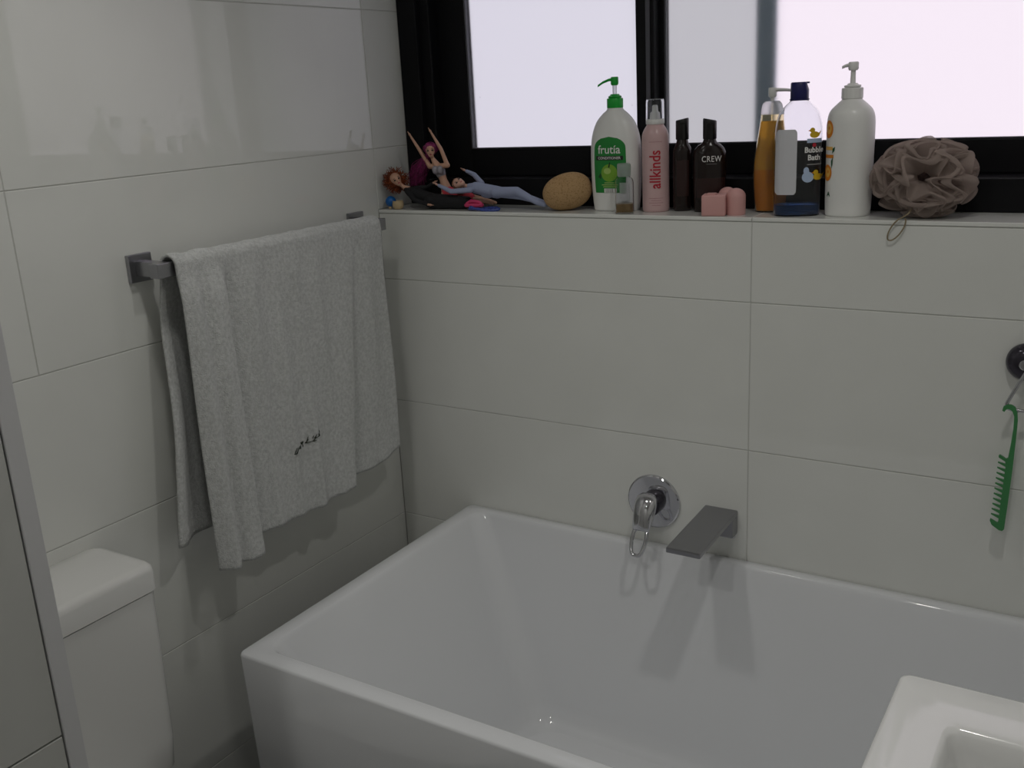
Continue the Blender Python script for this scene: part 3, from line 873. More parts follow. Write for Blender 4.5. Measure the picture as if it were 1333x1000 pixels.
# 6 pink soaps
def soap_cube():
    o = MB().box((-.0225, -.020, 0), (.0225, .020, .040), .003, 3).build('soap_block', M['pink_soap'], smooth=True, angle=50)
    o.location = (.8125, .021, ZS); o.rotation_euler = (0, 0, math.radians(14))
    tag(o, 'pale pink cube of soap at the front of the sill', 'soap')
    MB().box((-.014, -.013, .0395), (.004, .006, .0425), .0015, 2).build('lump', M['pink_soap'], o)
    for k, (x, y, h, lab) in enumerate(((.8495, .036, .050, 'pale pink round topped soap to the right behind the pink cube'),
                                        (.8235, .0605, .0495, 'pale pink round topped soap directly behind the pink cube'))):
        r = .0185 - .0015 * k
        prof = [(r * .94, 0), (r, .002), (r, h - r * .85)] + [(r * math.cos(a), h - r * .85 + r * .85 * math.sin(a)) for a in (.3, .6, .9, 1.2, 1.4, 1.54)]
        o = MB().lathe(prof, 28).build('soap_bar', M['pink_soap'], smooth=True, angle=60)
        o.location = (x, y, ZS)
        tag(o, lab, 'soap', 'pink soaps on the sill')
soap_cube()

# 7 amber liquid pump bottle
def amber():
    t = thing('soap_dispenser', 'clear pump bottle of amber liquid with white pump head', 'bottle', (.898, .093, ZS), math.radians(20), 'bottles on the window sill')
    rows = smooth_rows([(0, .026, .019, 2.5), (.004, .0285, .021, 2.5), (.03, .0315, .0225, 2.4), (.065, .0335, .0235, 2.3), (.10, .0320, .023, 2.3), (.14, .0260, .020, 2.3), (.172, .0215, .018, 2.3), (.182, .0205, .0175, 2.3)])
    b, po, pi_ = shell(rows, .0012, .003)
    b.build('body', M['amber_lo'], t, smooth=True, angle=60)
    MB().loft([pi_.ring(z, -.0004) for z in [.0034] + [.01 * k for k in range(1, 9)]]).build('liquid', M['amber'], t, smooth=True, angle=60, label='deep amber liquid')
    MB().loft([pi_.ring(z, -.0004) for z in [.0802] + [.01 * k for k in range(9, 18)]]).build('liquid', M['amber_backlit'], t, smooth=True, angle=60, label='same liquid coloured paler for the glow of the pane behind')
    c = Prof(smooth_rows([(.1815, .0205, .0178, 2.4), (.190, .0200, .0175, 2.3), (.2, .0178, .016, 2.2), (.2055, .0130, .0125, 2)]))
    c.body().build('collar', M['clear_frost'], t, smooth=True, angle=60)
    MB().lathe([(.0036, .203), (.0036, .217)], 14).build('pump_stem', M['white_plastic'], t, smooth=True)
    MB().lathe([(.0014, .01), (.0014, .20)], 10).build('dip_tube', M['amber_lo'], t, smooth=True)
    pump_nozzle(t, M['white_plastic'], .2125, .034, math.radians(-5), .013, .0075, .002, .0078, .0175)
    decal(po, lambda u: (-.011 - .004 * u, .011 + .004 * u), .055, .125, 10, 8, .002, .0004).build('label', M['amber_lo'], t)
amber()

# 8 clear bubble bath bottle
def bubble():
    t = thing('bubble_bath_bottle', 'clear bubble bath bottle with navy flip cap and yellow ducks', 'bottle', (.9625, .048, ZS), math.radians(20), 'bottles on the window sill')
    rows = smooth_rows([(0, .040, .026, 2.6), (.004, .0415, .028, 2.6), (.02, .0425, .0285, 2.6), (.08, .0425, .0285, 2.5), (.14, .0425, .0285, 2.4), (.165, .0408, .0275, 2.3), (.185, .0345, .025, 2.2), (.197, .0245, .021, 2.1), (.204, .0170, .017, 2), (.208, .0155, .0155, 2)])
    b, po, pi_ = shell(rows, .0012, .003)
    b.build('body', M['clear'], t, smooth=True, angle=60)
    MB().loft([pi_.ring(z, -.0004) for z in (.0034, .008, .014, .0205)]).build('liquid', M['blue_liquid'], t, smooth=True, angle=60, label='blue liquid at the bottom')
    MB().lathe([(.0165, .2055), (.0175, .207), (.0175, .2085)], 28).build('cap_ring', M['navy'], t, smooth=True, angle=40)
    # navy flip cap with a scooped front edge
    n = 28; rings = []
    for r, z in ((.0158, .2085), (.0163, .2095), (.0163, .224)):
        rings.append([(r * math.cos(2 * PI * k / n), r * math.sin(2 * PI * k / n), z) for k in range(n)])
    for r, zt_ in ((.0160, .2355), (.0145, .2375)):
        rings.append([((r - .004 * max(0, math.cos(2 * PI * k / n)) ** 3) * math.cos(2 * PI * k / n), r * math.sin(2 * PI * k / n), zt_) for k in range(n)])
    MB().loft(rings).build('flip_cap', M['navy'], t, smooth=True, angle=40)
    MB().box((.006, -.006, .2345), (.0168, .006, .2375), .001, 1).build('cap_lip', M['navy'], t)
    # pale back-printed label, seen on the left of the bottle
    def lab(u):
        w = .0185
        e = min(u, 1 - u) / .06
        if e < 1: w -= .004 * (1 - math.sqrt(max(0, 1 - (1 - e) ** 2)))
        return (-w, w)
    decal(po, lab, .040, .156, 26, 10, -.0222, .0005).build('label', M['label_mist'], t, label='misty white rectangular label')
    cx = .0265
    print_text(po, 'Bubble\nBath', .0135, cx, .112, bold=.0004, squash=.92).build('lettering', M['ink_white'], t, label='white printed lettering')
    disc(po, cx, .1275, .0035, .0035).build('red_dot', M['ink_red'], t)
    def duck(cx, cz, s):
        d = disc(po, cx, cz, .0085 * s, .0058 * s, .0007)
        e = disc(po, cx - .004 * s, cz + .008 * s, .0045 * s, .0045 * s, .0008)
        d.add(e.v, e.f)
        w = poly_decal(po, [(cx + .005 * s, cz + .001 * s), (cx + .012 * s, cz + .007 * s), (cx + .008 * s, cz - .003 * s)], .0008)
        d.add(w.v, w.f)
        d.build('duck_print', M['duck'], t, label='yellow duck picture')
        poly_decal(po, [(cx - .008 * s, cz + .009 * s), (cx - .012 * s, cz + .0075 * s), (cx - .008 * s, cz + .006 * s)], .0009).build('beak_print', M['ink_orange'], t)
    decal(po, lambda u: (-.013, .013), .1315, .139, 3, 8, cx, .0005).build('wave_print', M['splash'], t)
    duck(cx, .1455, 1.0)
    disc(po, cx - .010, .071, .0105, .0095, .0005).build('wave_print', M['splash'], t)
    disc(po, cx - .013, .082, .005, .007, .0006).build('wave_print', M['splash'], t)
    duck(cx + .008, .071, 1.0)
    decal(po, lambda u: (-.012, .014), .0925, .0945, 1, 8, cx, .0006).build('label_line', M['ink_grey'], t)
bubble()

# 9 white pump bottle with orange fruit
def white_bottle():
    t = thing('pump_bottle', 'plain white pump bottle with orange fruit pictures on its left edge', 'bottle', (1.052, .062, ZS), math.radians(-13), 'bottles on the window sill')
    p = Prof(smooth_rows([(0, .036, .033, 2.3), (.004, .0385, .036, 2.3), (.03, .0395, .0375, 2.3), (.09, .0400, .038, 2.3), (.15, .0405, .0385, 2.3), (.172, .0400, .038, 2.2), (.186, .0355, .034, 2.1), (.197, .0250, .0245, 2), (.203, .0180, .018, 2), (.206, .0165, .0165, 2)]))
    p.body().build('body', M['white_plastic'], t, smooth=True, angle=60)
    ribbed(.0180, .2045, .2235).build('collar', M['white_plastic'], t, smooth=True, angle=25)
    MB().lathe([(.0125, .2235), (.0145, .225), (.0145, .2275), (.010, .2285), (.008, .231)], 24).build('collar_ring', M['white_plastic'], t, smooth=True, angle=40)
    MB().lathe([(.0048, .228), (.0042, .254)], 14).build('pump_stem', M['white_plastic'], t, smooth=True)
    pump_nozzle(t, M['white_plastic'], .2525, .019, math.radians(180 + 13 + 10), .013, .0075, .004, .0090, .0145)
    for cx, cz, r in ((-.0255, .154, .0155), (-.0255, .078, .0145)):
        disc(p, cx, cz, r * .72, r).build('fruit_print', M['ink_orange'], t, label='orange fruit picture')
        disc(p, cx + .001, cz + .001, r * .42, r * .6, .0008).build('fruit_print', M['ink_orange_hi'], t)
        disc(p, cx + .002, cz + .002, r * .14, r * .2, .001).build('fruit_print', M['ink_orange'], t)
    decal(p, lambda u: (-.009, .010), .118, .124, 2, 6, -.024, .0006).build('fruit_print', M['ink_orange_hi'], t)
    decal(p, lambda u: (-.009, .012), .104, .110, 2, 6, -.024, .0006).build('fruit_print', M['ink_orange'], t)
    poly_decal(p, [(-.014, .121), (-.009, .124), (-.010, .117), (-.015, .112)], .0008).build('leaf_print', M['ink_green'], t)
    poly_decal(p, [(-.017, .099), (-.013, .107), (-.0135, .094), (-.016, .085)], .0008).build('leaf_print', M['ink_green'], t)
    print_text(p, 'A', .011, -.021, .040, bold=.0004).build('lettering', M['ink_green'], t)
white_bottle()

# ------------------------------------------------------------------ sponge
def sponge():
    bm = bmesh.new()
    bmesh.ops.create_icosphere(bm, subdivisions=6, radius=1.0)
    r = random.Random(4)
    dents = [(Vector((r.gauss(0, 1), r.gauss(0, 1), r.gauss(0, 1))).normalized(), r.uniform(.02, .05)) for _ in range(260)]
    for v in bm.verts:
        n = v.co.normalized()
        k = 1.0
        k += .020 * math.sin(3 * n.x + 1) * math.cos(4 * n.y)
        for d, w in dents:
            c = (n - d).length
            if c < w: k -= .018 * (1 - (c / w) ** 2)
        # coiled groove near the top
        q = Vector((n.x + .08, n.z - .62))
        if n.y < .2 and q.length < .30:
            ang = math.atan2(q.y, q.x)
            rr = (.07 + .028 * (ang + PI))
            k -= .075 * math.exp(-((q.length - rr) / .030) ** 2)
        s = Vector((abs(n.x) ** .9 * math.copysign(1, n.x), abs(n.y) ** .95 * math.copysign(1, n.y), abs(n.z) ** .9 * math.copysign(1, n.z)))
        v.co = Vector((s.x * .0535 * k, s.y * .036 * k, s.z * .0375 * k))
    o = MB()._bm(bm, Matrix.Rotation(math.radians(-13), 3, 'Y')).build('bath_sponge', M['sponge'], smooth=True, angle=180)
    o.location = (.4725, .055, ZS + .0392)
    o.rotation_euler = (0, 0, math.radians(25))
    tag(o, 'tan oval bath sponge with a coiled mark leaning on the white pump bottle', 'sponge')
sponge()

# ------------------------------------------------------------------ net bath puff with its loop
def puff():
    t = thing('bath_puff', 'ruffled brownish net bath puff with a cord loop over the sill edge', 'bath puff', (1.183, .048, ZS))
    b = MB()
    r = random.Random(21)
    NB = 15
    for k in range(NB):
        zf = 1 - 2 * (k + .5) / NB
        th = k * 2.39996
        n = Vector((math.sqrt(1 - zf * zf) * math.cos(th), math.sqrt(1 - zf * zf) * math.sin(th), zf))
        a = n.cross(Vector((.31, .47, .83))).normalized(); c = n.cross(a)
        tilt = r.uniform(-.45, .45)
        f1, f2 = r.randint(6, 8), r.randint(10, 13)
        p1, p2, p3, p4 = (r.uniform(0, 6.28) for _ in range(4))
        NU, NV = 190, 9
        vs = []; fs = []
        for j in range(NV + 1):
            v = j / NV
            for i in range(NU):
                u = 2 * PI * i / NU
                e = a * math.cos(u) + c * math.sin(u)
                R_ = .93 + .08 * math.sin(3 * u + p3) + .05 * math.sin(7 * u + p4)
                lat = tilt + (.30 * math.sin(f1 * u + p1) + .13 * math.sin(f2 * u + p2)) * v ** .9
                rad = .22 + (R_ - .22) * math.sin(v * PI * .5) ** .9
                side = math.cos(f1 * u + p1)
                if v > .6:                                       # the free edge rolls over
                    q = (v - .6) / .4
                    lat += .16 * q * q * (1 if k % 2 else -1); rad -= .10 * q ** 3
                p = (e * math.cos(lat) + n * math.sin(lat)) * rad
                x, y, z = max(p.x, -.96) * .094, p.y * .068, p.z * .071 + .068
                if z < .0015: z = .0015 - z * .02 if y > -.046 else max(z, -.010)
                vs.append((x, y, z))
        for j in range(NV):
            for i in range(NU):
                i2 = (i + 1) % NU
                fs.append((j * NU + i, j * NU + i2, (j + 1) * NU + i2, (j + 1) * NU + i))
        b.add(vs, fs)
    o = b.build('net_ruffle', M['net'], t, smooth=True, angle=180, kind='stuff')
    # cord: out of the middle, over the edge, in a loop
    pts = []
    for i in range(30):
        a = -PI * .42 + 2 * PI * .9 * i / 29 + PI
        pts.append(Vector((-.030 + .0105 * math.cos(a) + .010 * math.sin(a), -.0545, -.014 + .020 * math.sin(a))))
    MB().tube([(-.01, -.035, .02), (-.014, -.046, .011)] + pts, .0013, 8).build('cord_loop', M['cord'], t, smooth=True)
puff()

# ------------------------------------------------------------------ wall hook with ring, and the comb hanging on it
hk = thing('wall_hook', 'dark round wall hook with a bent wire ring beside the window sill corner', 'hook', (1.3725, 0, z_(-.068)))
hk['label'] = 'dark round wall hook with a triangular wire ring on the back wall'
MB().lathe([(.0305, 0), (.032, .004), (.0315, .010), (.027, .018), (.018, .0235), (.009, .0245)], 40, axis='Y').build('cup', M['dark_chrome'], hk, smooth=True, angle=60)
MB().lathe([(.009, .024), (.009, .030), (.007, .032)], 20, axis='Y').build('pin', M['chrome'], hk, smooth=True, angle=40)
tri = []
A_, B_, C_ = Vector((.003, -.028, -.010)), Vector((-.027, -.026, -.080)), Vector((.034, -.026, -.080))
def arc(p, q, r_, n=6, rad=.008):
    u = (q - p).normalized(); w = (r_ - p).normalized()
    a, c = p + u * rad, p + w * rad
    return [a * (1 - s) ** 2 + p * 2 * s * (1 - s) + c * s * s for s in [i / n for i in range(n + 1)]]
tri = arc(A_, C_, B_, rad=.006) + arc(B_, A_, C_, rad=.016) + arc(C_, B_, A_, rad=.016)
MB().closed_tube(tri, .0031, 10).build('wire_ring', M['chrome'], hk, smooth=True, angle=180)

def comb():
    y0, y1 = -.0295, -.0255
    b = MB()
    # crook that hangs over the wire, handle and spine as one outline
    spine = [(1.3445, -.150), (1.3460, -.1425), (1.3510, -.1385), (1.3580, -.1385), (1.3640, -.1420), (1.3675, -.150), (1.3695, -.165), (1.3695, -.190),
             (1.3690, -.215), (1.3685, -.250), (1.3665, -.310), (1.3640, -.365), (1.3615, -.3685), (1.3560, -.3680),
             (1.3440, -.3600), (1.3405, -.3520), (1.3410, -.3490), (1.3520, -.3545), (1.3540, -.352),
             (1.3550, -.320), (1.3575, -.2465), (1.3560, -.2400), (1.3460, -.2345), (1.3452, -.2310), (1.3470, -.2290), (1.3570, -.2350), (1.3600, -.2330),
             (1.3625, -.205), (1.3640, -.180), (1.3635, -.158), (1.3600, -.1495), (1.3555, -.1465), (1.3520, -.1465), (1.3495, -.1490), (1.3480, -.1520)]
    b.prism([(x, z_(z)) for x, z in spine], y0, y1)
    o = b.build('comb', M['comb'])
    tag(o, 'green plastic comb hanging from the wire ring of the wall hook', 'comb')
    n = 11
    for k in range(n):
        s = (k + .6) / (n + .2)
        zr_ = -.2420 + (-.3500 + .2420) * s
        xr = 1.3580 + (1.3545 - 1.3580) * s
        xt = 1.3452 + (1.3412 - 1.3452) * s
        zt_ = zr_ + .0045
        MB().add([(xr + .001, y0, z_(zr_ - .0026)), (xr + .001, y0, z_(zr_ + .0026)), (xt, y0 + .0008, z_(zt_ + .0009)), (xt, y0 + .0008, z_(zt_ - .0009)),
                  (xr + .001, y1, z_(zr_ - .0026)), (xr + .001, y1, z_(zr_ + .0026)), (xt, y1 - .0008, z_(zt_ + .0009)), (xt, y1 - .0008, z_(zt_ - .0009))],
                 [(0, 1, 2, 3), (7, 6, 5, 4), (0, 4, 5, 1), (1, 5, 6, 2), (2, 6, 7, 3), (3, 7, 4, 0)]).build('tooth', M['comb'], o)
comb()

# ------------------------------------------------------------------ dolls in the corner of the sill
def capsules(caps, vox=.0014, smooth=6):
    """union of tapered capsules as one continuous skin"""
    b = MB()
    for p0, r0, p1, r1 in caps:
        p0, p1 = Vector(p0), Vector(p1)
        ax = p1 - p0; L = ax.length
        if L < 1e-6:
            b.ball(p0, r0, 16, 10); continue
        t = ax / L
        a = t.cross(Vector((0, 0, 1)) if abs(t.z) < .9 else Vector((1, 0, 0))).normalized(); c = t.cross(a)
        rings = []; n = 14
        def ring(ctr, r): return [ctr + (a * math.cos(2 * PI * k / n) + c * math.sin(2 * PI * k / n)) * r for k in range(n)]
        for q in (-.98, -.8, -.5, -.2): rings.append(ring(p0 + t * (q * r0), r0 * math.sqrt(1 - q * q)))
        for s in (0, .33, .66, 1): rings.append(ring(p0 + ax * s, r0 + (r1 - r0) * s))
        for q in (.2, .5, .8, .98): rings.append(ring(p1 + t * (q * r1), r1 * math.sqrt(1 - q * q)))
        b.loft(rings)
    me = D.meshes.new('tmp'); me.from_pydata(b.v, [], b.f)
    bm = bmesh.new(); bm.from_mesh(me); bmesh.ops.recalc_face_normals(bm, faces=bm.faces[:]); bm.to_mesh(me); bm.free()
    ob = D.objects.new('tmp', me); COL.objects.link(ob)
    rm = ob.modifiers.new('r', 'REMESH'); rm.mode = 'VOXEL'; rm.voxel_size = vox; rm.use_smooth_shade = True
    s_ = ob.modifiers.new('s', 'SMOOTH'); s_.iterations = smooth; s_.factor = .5
    dg = bpy.context.evaluated_depsgraph_get()
    out = D.meshes.new_from_object(ob.evaluated_get(dg))
    vs = [tuple(v.co) for v in out.vertices]; fs = [tuple(p.vertices) for p in out.polygons]
    D.objects.remove(ob); D.meshes.remove(me); D.meshes.remove(out)
    return MB().add(vs, fs)

def hand(caps, wrist, direction, spread):
    """five little fingers on a palm"""
    w = Vector(wrist); d = Vector(direction).normalized(); s = Vector(spread).normalized()
    palm = w + d * .007
    caps.append((w, .0022, palm, .0030))
    for k, (o, l) in enumerate(((-1.5, .0055), (-.5, .0072), (.5, .0076), (1.5, .0064))):
        base = palm + s * (o * .0014) + d * .001
        caps.append((base, .0011, base + d * l + s * (o * .0005), .0009))
    caps.append((w + d * .003 + s * .0025, .0011, w + d * .0075 + s * .0060, .0009))

HS = 1.16
def head_caps(c, fwd, up):
    c, f, u = Vector(c), Vector(fwd).normalized(), Vector(up).normalized()
    k = HS
    return [(c + (u * .0035 - f * .0015) * k, .0112 * k, c + (u * .0030 + f * .0005) * k, .0108 * k),
            (c + (-u * .0045 + f * .0030) * k, .0082 * k, c + (-u * .0085 + f * .0048) * k, .0052 * k),
            (c + (-u * .0008 + f * .0112) * k, .0012 * k, c + (-u * .0038 + f * .0128) * k, .0014 * k)]
def face_parts(parent, c, fwd, up):
    c, f, u = Vector(c), Vector(fwd).normalized(), Vector(up).normalized()
    u = (u - f * u.dot(f)).normalized(); s = f.cross(u)
    Rm_ = Matrix((s, f, u)).transposed()
    k = HS
    for e in (-1, 1):
        MB().ball(c + (f * .0098 + s * (e * .0044) + u * .0008) * k, .0019 * k, 12, 8, (1.25, .55, .8), Rm_).build('eye', M['eye'], parent, smooth=True, angle=180)
        MB().ball(c + (f * .0100 + s * (e * .0046) + u * .0042) * k, .0018 * k, 10, 6, (1.3, .35, .25), Rm_).build('eyebrow', M['eye'], parent, smooth=True, angle=180)
    MB().ball(c + (f * .0104 - u * .0072) * k, .0022 * k, 12, 8, (1.15, .5, .55), Rm_).build('lips', M['lip'], parent, smooth=True, angle=180)

def strands(pts_list, rad, m, parent, extra=None):
    b = MB()
    for pts in pts_list: b.tube(pts, [rad * (1 - .5 * i / (len(pts) - 1)) for i in range(len(pts))], 5)
    if extra: b.add(extra.v, extra.f)
    return b.build('hair', m, parent, smooth=True, angle=180, kind='stuff')

Z = ZS
def V3(x, y, h): return Vector((x, y, Z + h))

# red curls, black outfit
def doll_red():
    t = thing('doll', 'reclining doll with frizzy red hair and black outfit in the sill corner', 'doll', (0, 0, 0), 0, 'dolls on the window sill')
    hc = V3(.0435, .020, .066); f = Vector((.72, -.66, .12)); u = Vector((-.42, -.22, .88))
    neck, chest, hip = V3(.0585, .026, .050), V3(.080, .034, .036), V3(.132, .044, .018)
    caps = head_caps(hc, f, u) + [(hc - u * .006, .0045, neck, .0046), (neck, .0048, chest, .0120), (chest, .0125, hip, .0125)]
    # arms: near one hangs towards the sill, far one lies along the body
    caps += [(chest + Vector((-.008, -.012, .004)), .0055, V3(.098, .012, .022), .0044), (V3(.098, .012, .022), .0044, V3(.135, .012, .012), .0030)]
    hand(caps, V3(.135, .012, .012), (1, .1, -.1), (0, -1, .2))
    caps += [(chest + Vector((-.004, .014, .008)), .0055, V3(.105, .056, .046), .0044), (V3(.105, .056, .046), .0044, V3(.128, .050, .057), .0030)]
    hand(caps, V3(.128, .050, .057), (.8, -.3, .3), (0, 1, .3))
    for s in (-1, 1):
        caps += [(hip + Vector((0, s * .007, 0)), .0098, V3(.182, .044 + s * .009, .013), .0076), (V3(.182, .044 + s * .009, .013), .0076, V3(.222, .044 + s * .010, .0090), .0050),
                 (V3(.222, .044 + s * .010, .0090), .0050, V3(.234, .042 + s * .011, .0110), .0042)]
    capsules(caps, .0013).build('body', M['skin'], t, smooth=True, angle=180)
    g = .0012
    dress = [(neck + Vector((.007, .002, -.006)), .0075, chest, .0125 + g), (chest, .0125 + g, hip, .0135 + g), (hip, .0150, V3(.178, .044, .0165), .0150),
             (V3(.178, .034, .0165), .0150, V3(.214, .034, .0150), .0140), (V3(.178, .058, .0155), .0135, V3(.214, .054, .0145), .0125), (V3(.130, .030, .0165), .0150, V3(.178, .032, .0165), .0150),
             (chest + Vector((-.008, -.012, .004)), .0068, V3(.098, .012, .022), .0056), (V3(.098, .012, .022), .0056, V3(.132, .012, .013), .0046), (V3(.105, .056, .046), .0056, V3(.124, .051, .055), .0044),
             (chest + Vector((-.004, .014, .008)), .0068, V3(.105, .056, .046), .0056)]
    capsules(dress, .0015).build('black_outfit', M['black_cloth'], t, smooth=True, angle=180, label='black cloth outfit')
    for s in (-1, 1):
        capsules([(V3(.216, .044 + s * .010, .0100), .0066, V3(.232, .043 + s * .011, .0105), .0062), (V3(.231, .043 + s * .011, .0080), .0052, V3(.243, .042 + s * .011, .0072), .0042)], .0013).build('boot', M['black_cloth'], t, smooth=True, angle=180)
    face_parts(t, hc, f, u)
    r = random.Random(2); L = []
    back = hc - f * .009
    for k in range(520):
        d = Vector((r.gauss(0, 1), r.gauss(0, 1), r.gauss(0, 1))).normalized()
        fd = d.dot(f.normalized())
        if fd > .30: continue
        ln = r.uniform(.014, .026)
        p = back + d * .008
        e = d + Vector((-.15, -.1, -.55 if r.random() < .6 else .1)) * r.uniform(.2, .9); e.normalize()
        a = e.cross(Vector((.3, .5, .8))).normalized(); c = e.cross(a); ph = r.uniform(0, 6); cr = r.uniform(.0012, .0026)
        pts = []
        for i in range(15):
            s = i / 14
            q = p + (d * (1 - s) + e * s) * (ln * s) + (a * math.cos(ph + s * 13) + c * math.sin(ph + s * 13)) * cr * min(1, s * 3)
            q.x = max(q.x, .0015); q.z = max(q.z, Z + .002)
            pts.append(q)
        L.append(pts)
    cap = MB().ball(back + u.normalized() * .002, .0165, 18, 12)
    strands(L, .0012, M['red_hair'], t, cap)
doll_red()

# magenta hair, arms raised
def doll_pink():
    t = thing('doll', 'doll with long magenta hair sitting with both arms raised', 'doll', (0, 0, 0), 0, 'dolls on the window sill')
    hc = V3(.116, .062, .1285); f = Vector((.50, -.78, -.05)); u = Vector((-.12, .02, .98))
    neck = V3(.118, .066, .109); chest = V3(.131, .070, .086); waist = V3(.139, .072, .062); hip = V3(.146, .074, .036)
    sl, sr = V3(.108, .066, .092), V3(.155, .070, .094)
    caps = head_caps(hc, f, u) + [(hc - u * .006 - f * .002, .0045, neck, .0044), (neck, .0050, chest, .0110), (chest, .0125, waist, .0085), (waist, .0088, hip, .0135),
                                  (sl, .0060, sr, .0060), (chest + Vector((-.004, -.010, .002)), .0062, chest + Vector((-.003, -.010, -.002)), .0062), (chest + Vector((.008, -.008, .002)), .0062, chest + Vector((.008, -.008, -.002)), .0062)]
    for sh, el, wr in ((sl, V3(.089, .060, .126), V3(.071, .052, .160)), (sr, V3(.139, .070, .132), V3(.121, .064, .166))):
        caps += [(sh, .0054, el, .0044), (el, .0044, wr, .0027)]
        hand(caps, wr, wr - el, (.6, -.7, .1))
    for s in (-1, 1):
        k = V3(.196 + .006 * s, .086 + s * .008, .020); an = V3(.246, .098 + s * .006, .0100)
        caps += [(hip + Vector((0, s * .006, -.006)), .0110, k, .0076), (k, .0076, an, .0046), (an, .0046, an + Vector((.012, 0, -.003)), .0038)]
    capsules(caps, .0013).build('body', M['skin'], t, smooth=True, angle=180)
    g = .0011
    capsules([(chest + Vector((-.004, -.010, .001)), .0068 + g, chest + Vector((-.003, -.010, -.004)), .0066 + g), (chest + Vector((.008, -.008, .001)), .0068 + g, chest + Vector((.008, -.008, -.004)), .0066 + g),
              (chest + Vector((0, 0, -.002)), .0125 + g, chest + (waist - chest) * .45, .0105 + g)], .0013).build('silver_top', M['silver_cloth'], t, smooth=True, angle=180, label='shiny silver top')
    capsules([(hip + Vector((.004, -.002, -.004)), .0155, V3(.182, .078, .0205), .0150), (V3(.182, .078, .0205), .0150, V3(.200, .084, .0180), .0145)], .0015).build('coral_skirt', M['coral_cloth'], t, smooth=True, angle=180, label='bright coral skirt')
    face_parts(t, hc, f, u)
    r = random.Random(9); L = []
    fn = f.normalized(); un = u.normalized(); sn = fn.cross(un)
    for k in range(230):
        # from a parting on top, round the skull, then down the back to the left
        side = r.uniform(-1, 1)
        p0 = hc + un * .0162 + fn * r.uniform(-.006, .0060) + sn * side * .003
        p1 = hc + sn * side * .0170 + un * r.uniform(.002, .010) - fn * r.uniform(-.001, .010)
        p2 = hc + sn * side * .0130 - un * .006 - fn * r.uniform(.008, .016)
        e = r.random()
        p3 = V3(.080 + .014 * side + r.uniform(-.008, .008), .068 + r.uniform(-.012, .014), .092 + r.uniform(-.010, .008))
        p4 = V3(.062 + .012 * side + r.uniform(-.014, .014), .064 + r.uniform(-.014, .020), .060 + r.uniform(-.018, .014))
        ctrl = [p0, p1, p2, p3, p4]
        pts = []
        for i in range(4):
            a, b, c, d = ctrl[max(0, i - 1)], ctrl[i], ctrl[i + 1], ctrl[min(4, i + 2)]
            for q in range(4):
                s = q / 4
                pts.append(0.5 * (2 * b + (c - a) * s + (2 * a - 5 * b + 4 * c - d) * s * s + (3 * b - a - 3 * c + d) * s ** 3))
        pts.append(p4)
        L.append(pts)
    cap = MB().ball(hc + un * .0045 - fn * .0026, .0146, 18, 12)
    strands(L, .0010, M['pink_hair'], t, cap)
doll_pink()

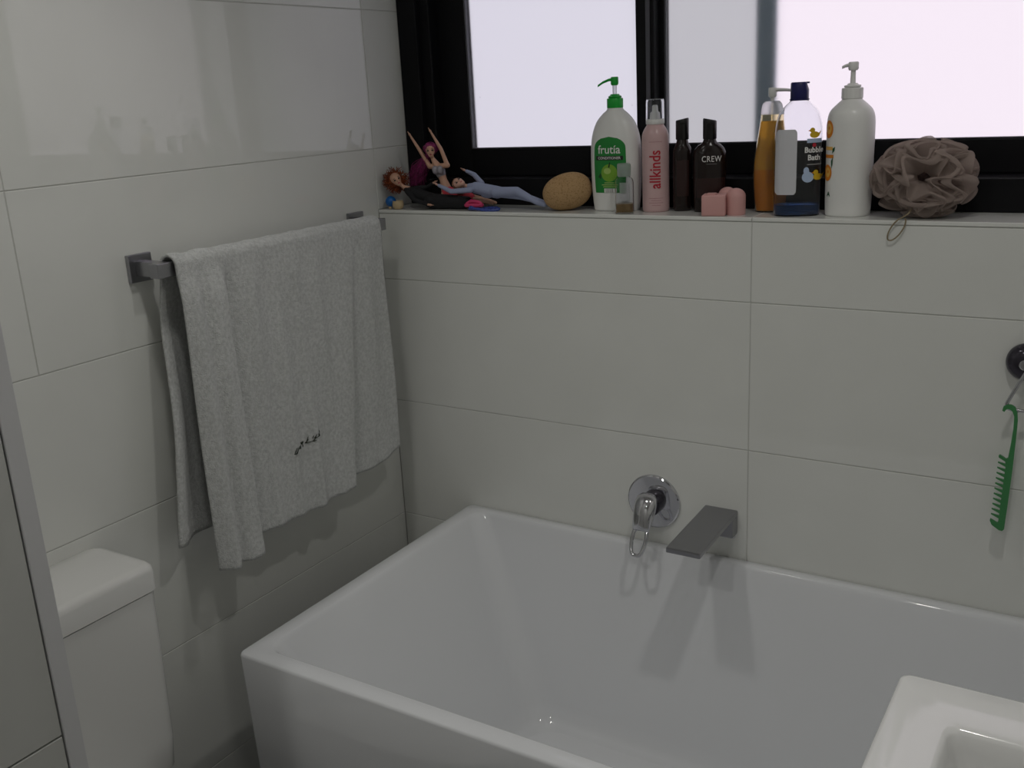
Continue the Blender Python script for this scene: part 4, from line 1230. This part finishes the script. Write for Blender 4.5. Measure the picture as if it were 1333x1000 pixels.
# pale blue suit, lying on her back with arms over her head
def doll_blue():
    t = thing('doll', 'doll in a pale blue suit lying on her back along the sill', 'doll', (0, 0, 0), 0, 'dolls on the window sill')
    hc = V3(.2065, .040, .056); u = Vector((-.90, .05, .15)); f = Vector((.22, -.70, .60))
    neck = V3(.222, .045, .050); chest = V3(.243, .050, .046); hip = V3(.296, .056, .036)
    caps = head_caps(hc, f, u) + [(hc + Vector((.006, .002, -.002)), .0044, neck, .0044), (neck, .0050, chest, .0105)]
    near = (V3(.240, .032, .043), V3(.196, .020, .041), V3(.158, .028, .053)); far = (V3(.246, .070, .054), V3(.220, .080, .072), V3(.200, .080, .080))
    arms = []
    for sh, el, wr in (near, far):
        arms += [(sh, .0056, el, .0048), (el, .0048, wr, .0032)]
        caps += [(wr, .0028, wr + (wr - el) * .1, .0027)]
        hand(caps, wr + (wr - el) * .1, wr - el, (.1, -.8, .6))
    legs = []
    for s in (-1, 1):
        k = V3(.350, .058 + s * .008, .034 - .006 * s); an = V3(.404, .056 + s * .007, .0150)
        legs += [(hip + Vector((0, s * .007, 0)), .0115, k, .0082), (k, .0082, an, .0052), (an, .0052, an + Vector((.016, 0, -.004)), .0042)]
    torso = [(chest, .0125, hip, .0130)]
    capsules(caps + arms + torso + legs, .0013).build('body', M['skin_pale'], t, smooth=True, angle=180)
    g = .0009
    capsules([(p, a + g, q, b + g) for p, a, q, b in arms + torso + legs] + [(neck + Vector((.006, .002, -.001)), .0075, chest, .0132)], .0014).build('blue_suit', M['blue_cloth'], t, smooth=True, angle=180, label='pale blue stretchy suit')
    capsules([(hip + Vector((-.030, 0, .001)), .0145, hip + Vector((-.024, 0, .001)), .0145)], .0014).build('waist_knot', M['blue_cloth'], t, smooth=True, angle=180)
    face_parts(t, hc, f, u)
    r = random.Random(5); L = []
    fn = f.normalized(); un = (u - fn * u.dot(fn)).normalized(); sn = fn.cross(un)
    for k in range(90):
        side = r.uniform(-1, 1)
        p0 = hc + un * .0150 + fn * r.uniform(-.008, .003) + sn * side * .007
        p1 = hc + sn * side * .0130 + un * r.uniform(.004, .011) - fn * r.uniform(.002, .012)
        p2 = V3(.190 + r.uniform(-.012, .010), .062 + r.uniform(-.008, .012), .034 + r.uniform(-.006, .010))
        L.append([p0, (p0 + p1) / 2 + (p0 - hc).normalized() * .001, p1, (p1 + p2) / 2, p2])
    strands(L, .0010, M['fair_hair'], t, MB().ball(hc + un * .0058 - fn * .0036, .0136, 16, 10))
doll_blue()

# small toys lying with the dolls
tb = thing('toy_ball', 'small shiny blue ball set in a cream cup below the red haired doll', 'toy', (.0315, .016, Z))
MB().ball((-.006, 0, .0175), .0125, 20, 14).build('ball', M['toy_blue'], tb, smooth=True, angle=180)
MB().lathe([(.008, 0), (.0115, .0025), (.0135, .010), (.0120, .019), (.0100, .019), (.0105, .012)], 24, (.013, .002, 0)).build('cup', M['toy_cream'], tb, smooth=True, angle=60)
MB().ball((-.006, -.004, .0035), .0036, 12, 8).build('foot', M['toy_cream'], tb, smooth=True, angle=180)

hb = thing('hair_band', 'glittery blue loop of a hair band lying at the sill edge', 'hair band', (.283, .018, Z))
pts = [Vector((.034 * math.cos(a) + .004 * math.cos(3 * a), .013 * math.sin(a), .0038 + .0014 * math.sin(2 * a))) for a in [2 * PI * i / 40 for i in range(40)]]
MB().closed_tube(pts, [.0034 + .0006 * math.sin(i * 2.3) for i in range(40)], 8).build('loop', M['glitter_blue'], hb, smooth=True, angle=180)
MB().ball((-.030, -.004, .006), .0058, 12, 8, (1.3, 1, .9)).build('knot', M['glitter_blue'], hb, smooth=True, angle=180)
pc = thing('hair_clip', 'hot pink plastic hair clip lying on the blue hair band', 'hair clip', (.258, .020, Z))
MB().loft([rrect(-.026 + d, .022 - d, -.0075 + d * .5, .0075 - d * .5, .006, z, 5) for d, z in ((.002, .0078), (0, .0095), (0, .0135), (.004, .0155))]).build('clip_top', M['hot_pink'], pc, smooth=True, angle=50)
MB().tube([(-.022, 0, .0145), (-.008, -.001, .0205), (.010, .001, .0185), (.020, 0, .0140)], [.003, .0042, .004, .0026], 10).build('clip_arm', M['hot_pink'], pc, smooth=True)
